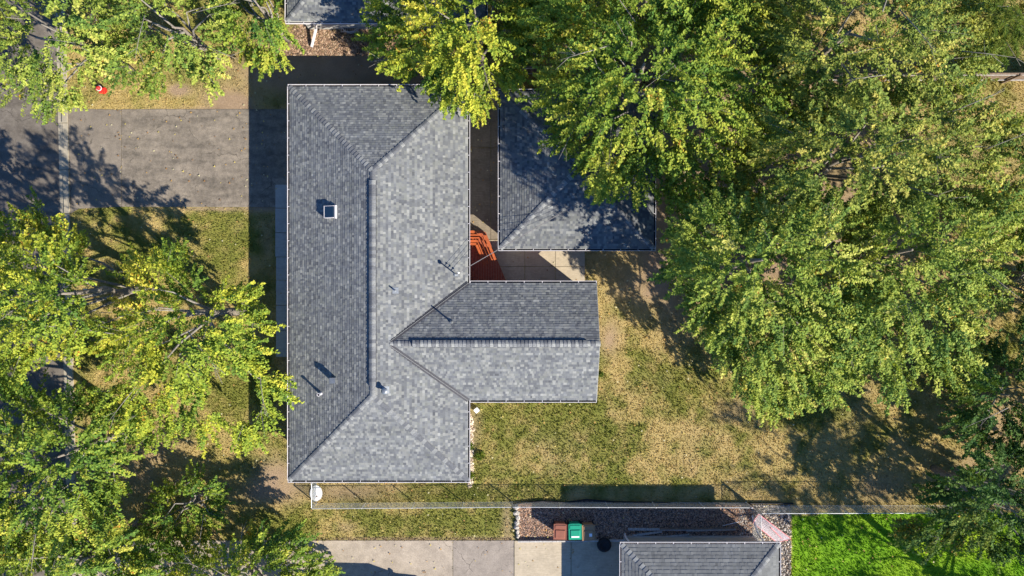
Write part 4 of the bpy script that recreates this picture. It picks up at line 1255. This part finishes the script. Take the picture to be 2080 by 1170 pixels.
    # left side
    t('locust_tree','thin light green tree over the street in the top left corner','tree',
      [(-90,-90),(215,-90),(235,40),(255,100),(225,170),(150,212),(85,225),(55,195),(0,200),(-90,190)],(80,40),8,4.2,'light',1.05,holes=[(202,178,52)],seed=14,nspray=12,nleaf=48,gap=.35,lower=.45,yellow=.35,bare=4,trunk_r=.2)
    t('locust_tree','open light green tree whose branches show lawn left of the neighbour house','tree',
      [(180,-90),(440,-90),(465,40),(455,120),(480,150),(425,165),(370,120),(330,165),(280,185),(225,195),(190,130)],(330,30),6.5,3.4,'light',1.05,holes=[(202,180,48)],seed=15,nspray=12,nleaf=48,gap=.5,lower=.3,yellow=.4,bare=6,trunk_r=.17)
    t('locust_tree','small green tree beside the left corner of the neighbour house','tree',
      [(430,-90),(560,-90),(572,95),(545,140),(520,125),(495,80),(440,60)],(505,-10),6.2,3.6,'maple',1.0,seed=16,nspray=12,gap=.2,lower=.5,yellow=.2,bare=2,trunk_r=.15)
    t('maple_tree','bright yellow green maple at the left edge beside the kerb','tree',
      [(-90,440),(40,428),(65,430),(85,412),(108,455),(170,478),(178,540),(188,600),(160,640),(175,700),(110,725),(60,775),(-90,790)],(70,590),10.5,5.5,'yellow',1.05,holes=[(105,770,52),(208,590,62)],seed=17,yellow=.3,nspray=14,bare=5,trunk_r=.24,accents=[(30,560,50,.6)])
    t('maple_tree','maple with orange tinted top in the middle of the front lawn','tree',
      [(205,570),(265,535),(330,510),(385,500),(395,555),(450,560),(485,595),(520,615),(538,650),(522,700),(540,758),(572,802),(535,858),(495,900),(430,875),(380,880),(330,905),(250,850),(200,800),(185,690)],(335,640),9.5,4.8,'yellow',1.1,seed=18,nspray=13,gap=.34,lower=.5,yellow=.15,accents=[(300,575,45,1.6),(270,640,55,1.3),(540,725,40,1.2)],holes=[(462,795,72),(375,915,60),(212,592,72),(205,745,50),(440,560,40),(330,830,30)],bare=9,trunk_r=.24)
    t('maple_tree','dense green maple at the lower left above the shared driveway','tree',
      [(-90,770),(60,765),(170,815),(280,860),(290,940),(262,985),(210,1000),(245,1060),(200,1140),(-90,1150)],(90,940),8.5,4.4,'maple',1.1,seed=19,holes=[(265,935,50)],nspray=13,gap=.06,lower=.75,yellow=.3,bare=8,trunk_r=.24)
    t('maple_tree','small green tree standing alone on dry grass at the lower left','tree',
      [(275,1090),(305,1035),(345,972),(400,958),(440,982),(458,1060),(415,1092),(350,1105)],(375,1025),3.6,1.9,'maple',.85,seed=20,nspray=12,nleaf=34,gap=.15,lower=.5,yellow=.2,bare=2,trunk_r=.11)
    t('maple_tree','green maple spreading over the left end of the shared driveway','tree',
      [(290,1110),(360,1105),(440,1115),(520,1085),(580,1075),(610,1105),(660,1160),(640,1270),(400,1290),(250,1260)],(455,1190),4.8,2.7,'maple',1.05,seed=21,nspray=13,gap=.18,lower=.5,yellow=.25,accents=[(470,1120,40,.8)],bare=4,trunk_r=.18)
    t('maple_tree','maple in the bottom left corner beside the street','tree',
      [(-90,1090),(120,1080),(280,1100),(310,1260),(-90,1290)],(100,1180),8,4.5,'maple',1.1,seed=22,nspray=13,gap=.06,lower=.75,yellow=.25,bare=4,trunk_r=.22)
build_trees()
print('LEAVES', LEAVES)

# ------------------------------------------------------------------ small plants by the east wall
def shrub(px, py, rad, h, label, seed, name='shrub', pal='maple'):
    c = T(px, py); r = np.random.default_rng(seed)
    root = empty(name, c, label, 'plant', 'low plants against the house walls')
    n = 420
    v = r.normal(0,1,(n,3)); v /= np.linalg.norm(v,axis=1,keepdims=True); v[:,2] = abs(v[:,2])
    pos = np.array(c)+v*np.array([rad,rad,h])*(r.random((n,1))**.4)
    la = v+r.normal(0,.5,(n,3)); la /= np.linalg.norm(la,axis=1,keepdims=True)
    lb = np.cross(la, r.normal(0,1,(n,3))); lb /= np.linalg.norm(lb,axis=1,keepdims=True)
    s = .06*(.6+.8*r.random((n,1)))
    V = np.stack([pos-la*s*.5, pos+lb*s*.4, pos+la*s*.8, pos-lb*s*.4], 1).reshape(-1,3)
    pa = np.array(YG[pal]); C = np.repeat(pa[r.integers(0,4,n)], 4, 0)
    a = (np.arange(n)*4)[:,None]
    np_mesh('foliage', V, np.concatenate([a+np.array([[0,1,2]]), a+np.array([[0,2,3]])]), M['leaf'], root, C)
    mb = MB()
    for i in range(6): mb.tube([(c.x,c.y,0), tuple(pos[i])], [.012,.005], 4)
    mb.build('stem', M['bark'], root)
shrub(955, 905, .26, .55, 'narrow green shrub against the south east house wall among river stones', 1)
shrub(975, 925, .30, .40, 'low spreading green plant on the lawn edge by river stones', 2)
shrub(956, 965, .24, .35, 'yellow green plant near the south east corner of the house', 3, pal='yellow')
shrub(1220, 760, .16, .35, 'bright green weed at the gable end of the wing', 4, 'weed', 'light')

# ------------------------------------------------------------------ grass
def grass(n):
    r = np.random.default_rng(77)
    x = r.uniform(-31.5, 31.5, n); y = r.uniform(-18, 18, n)
    px = 1040+x*F/CAM_H; py = 585-y*F/CAM_H
    keep = np.ones(n, bool)
    for h in HARD: keep &= ~inside(h, px, py)
    for (x0,x1,y0,y1) in ((HX0+.4,HX1-.4,HY0+.4,HY1-.4),(HX1-1,WX1-.4,WY0+.4,WY1-.4),(GX0,GX1,GY0,GY1),(NX0,NX1,NY0,NY1-.4),(QX0,QX1,QY0+.4,QY1)):
        keep &= ~((x > x0)&(x < x1)&(y > y0)&(y < y1))
    d, g, lawn = ground_fields(x, y)
    keep &= r.random(n) > d*1.15
    x, y, g, lawn = x[keep], y[keep], g[keep], lawn[keep]
    n = len(x)
    col = ground_rgb(x, y)*(.84+.42*r.random((n,1)))
    h = (.05+.05*r.random(n))*(.8+.5*g)
    a = r.random(n)*6.28; w = .02+.022*r.random(n)
    lean = r.normal(0,.05,(n,2))
    b0 = np.stack([x-np.cos(a)*w, y-np.sin(a)*w, np.full(n,-.01)],1); b1 = np.stack([x+np.cos(a)*w, y+np.sin(a)*w, np.full(n,-.01)],1)
    tp = np.stack([x+lean[:,0], y+lean[:,1], h],1)
    V = np.stack([b0,b1,tp],1).reshape(-1,3)
    np_mesh('grass', V, np.arange(3*n).reshape(-1,3), M['grass'], None, np.repeat(col,3,0), 3, kind='stuff')
grass(420000)
# fallen leaves on the driveway, roof edge and lawn
def fallen(n):
    r = np.random.default_rng(5)
    x = r.uniform(-26, 26, n); y = r.uniform(-17, 14, n)
    px = 1040+x*F/CAM_H; py = 585-y*F/CAM_H
    keep = np.ones(n,bool)
    for (x0,x1,y0,y1) in ((HX0,HX1,HY0,HY1),(HX1-1,WX1,WY0,WY1),(GX0,GX1,GY0,GY1),(NX0,NX1,NY0,NY1),(QX0,QX1,QY0,QY1)):
        keep &= ~((x > x0)&(x < x1)&(y > y0)&(y < y1))
    x, y = x[keep], y[keep]; n = len(x)
    a = r.random(n)*6.28; s = .035+.04*r.random(n); z = .06+.01*r.random(n)
    q = []
    for k in range(3): q.append(np.stack([x+np.cos(a+2.1*k)*s, y+np.sin(a+2.1*k)*s, z+r.random(n)*.02],1))
    pal = np.array([(.5,.4,.12),(.42,.25,.08),(.3,.16,.06),(.55,.5,.3),(.2,.12,.06)])
    np_mesh('fallen_leaves', np.stack(q,1).reshape(-1,3), np.arange(3*n).reshape(-1,3), M['stone'], None, np.repeat(pal[r.integers(0,5,n)],3,0), 3, kind='stuff')
fallen(2600)
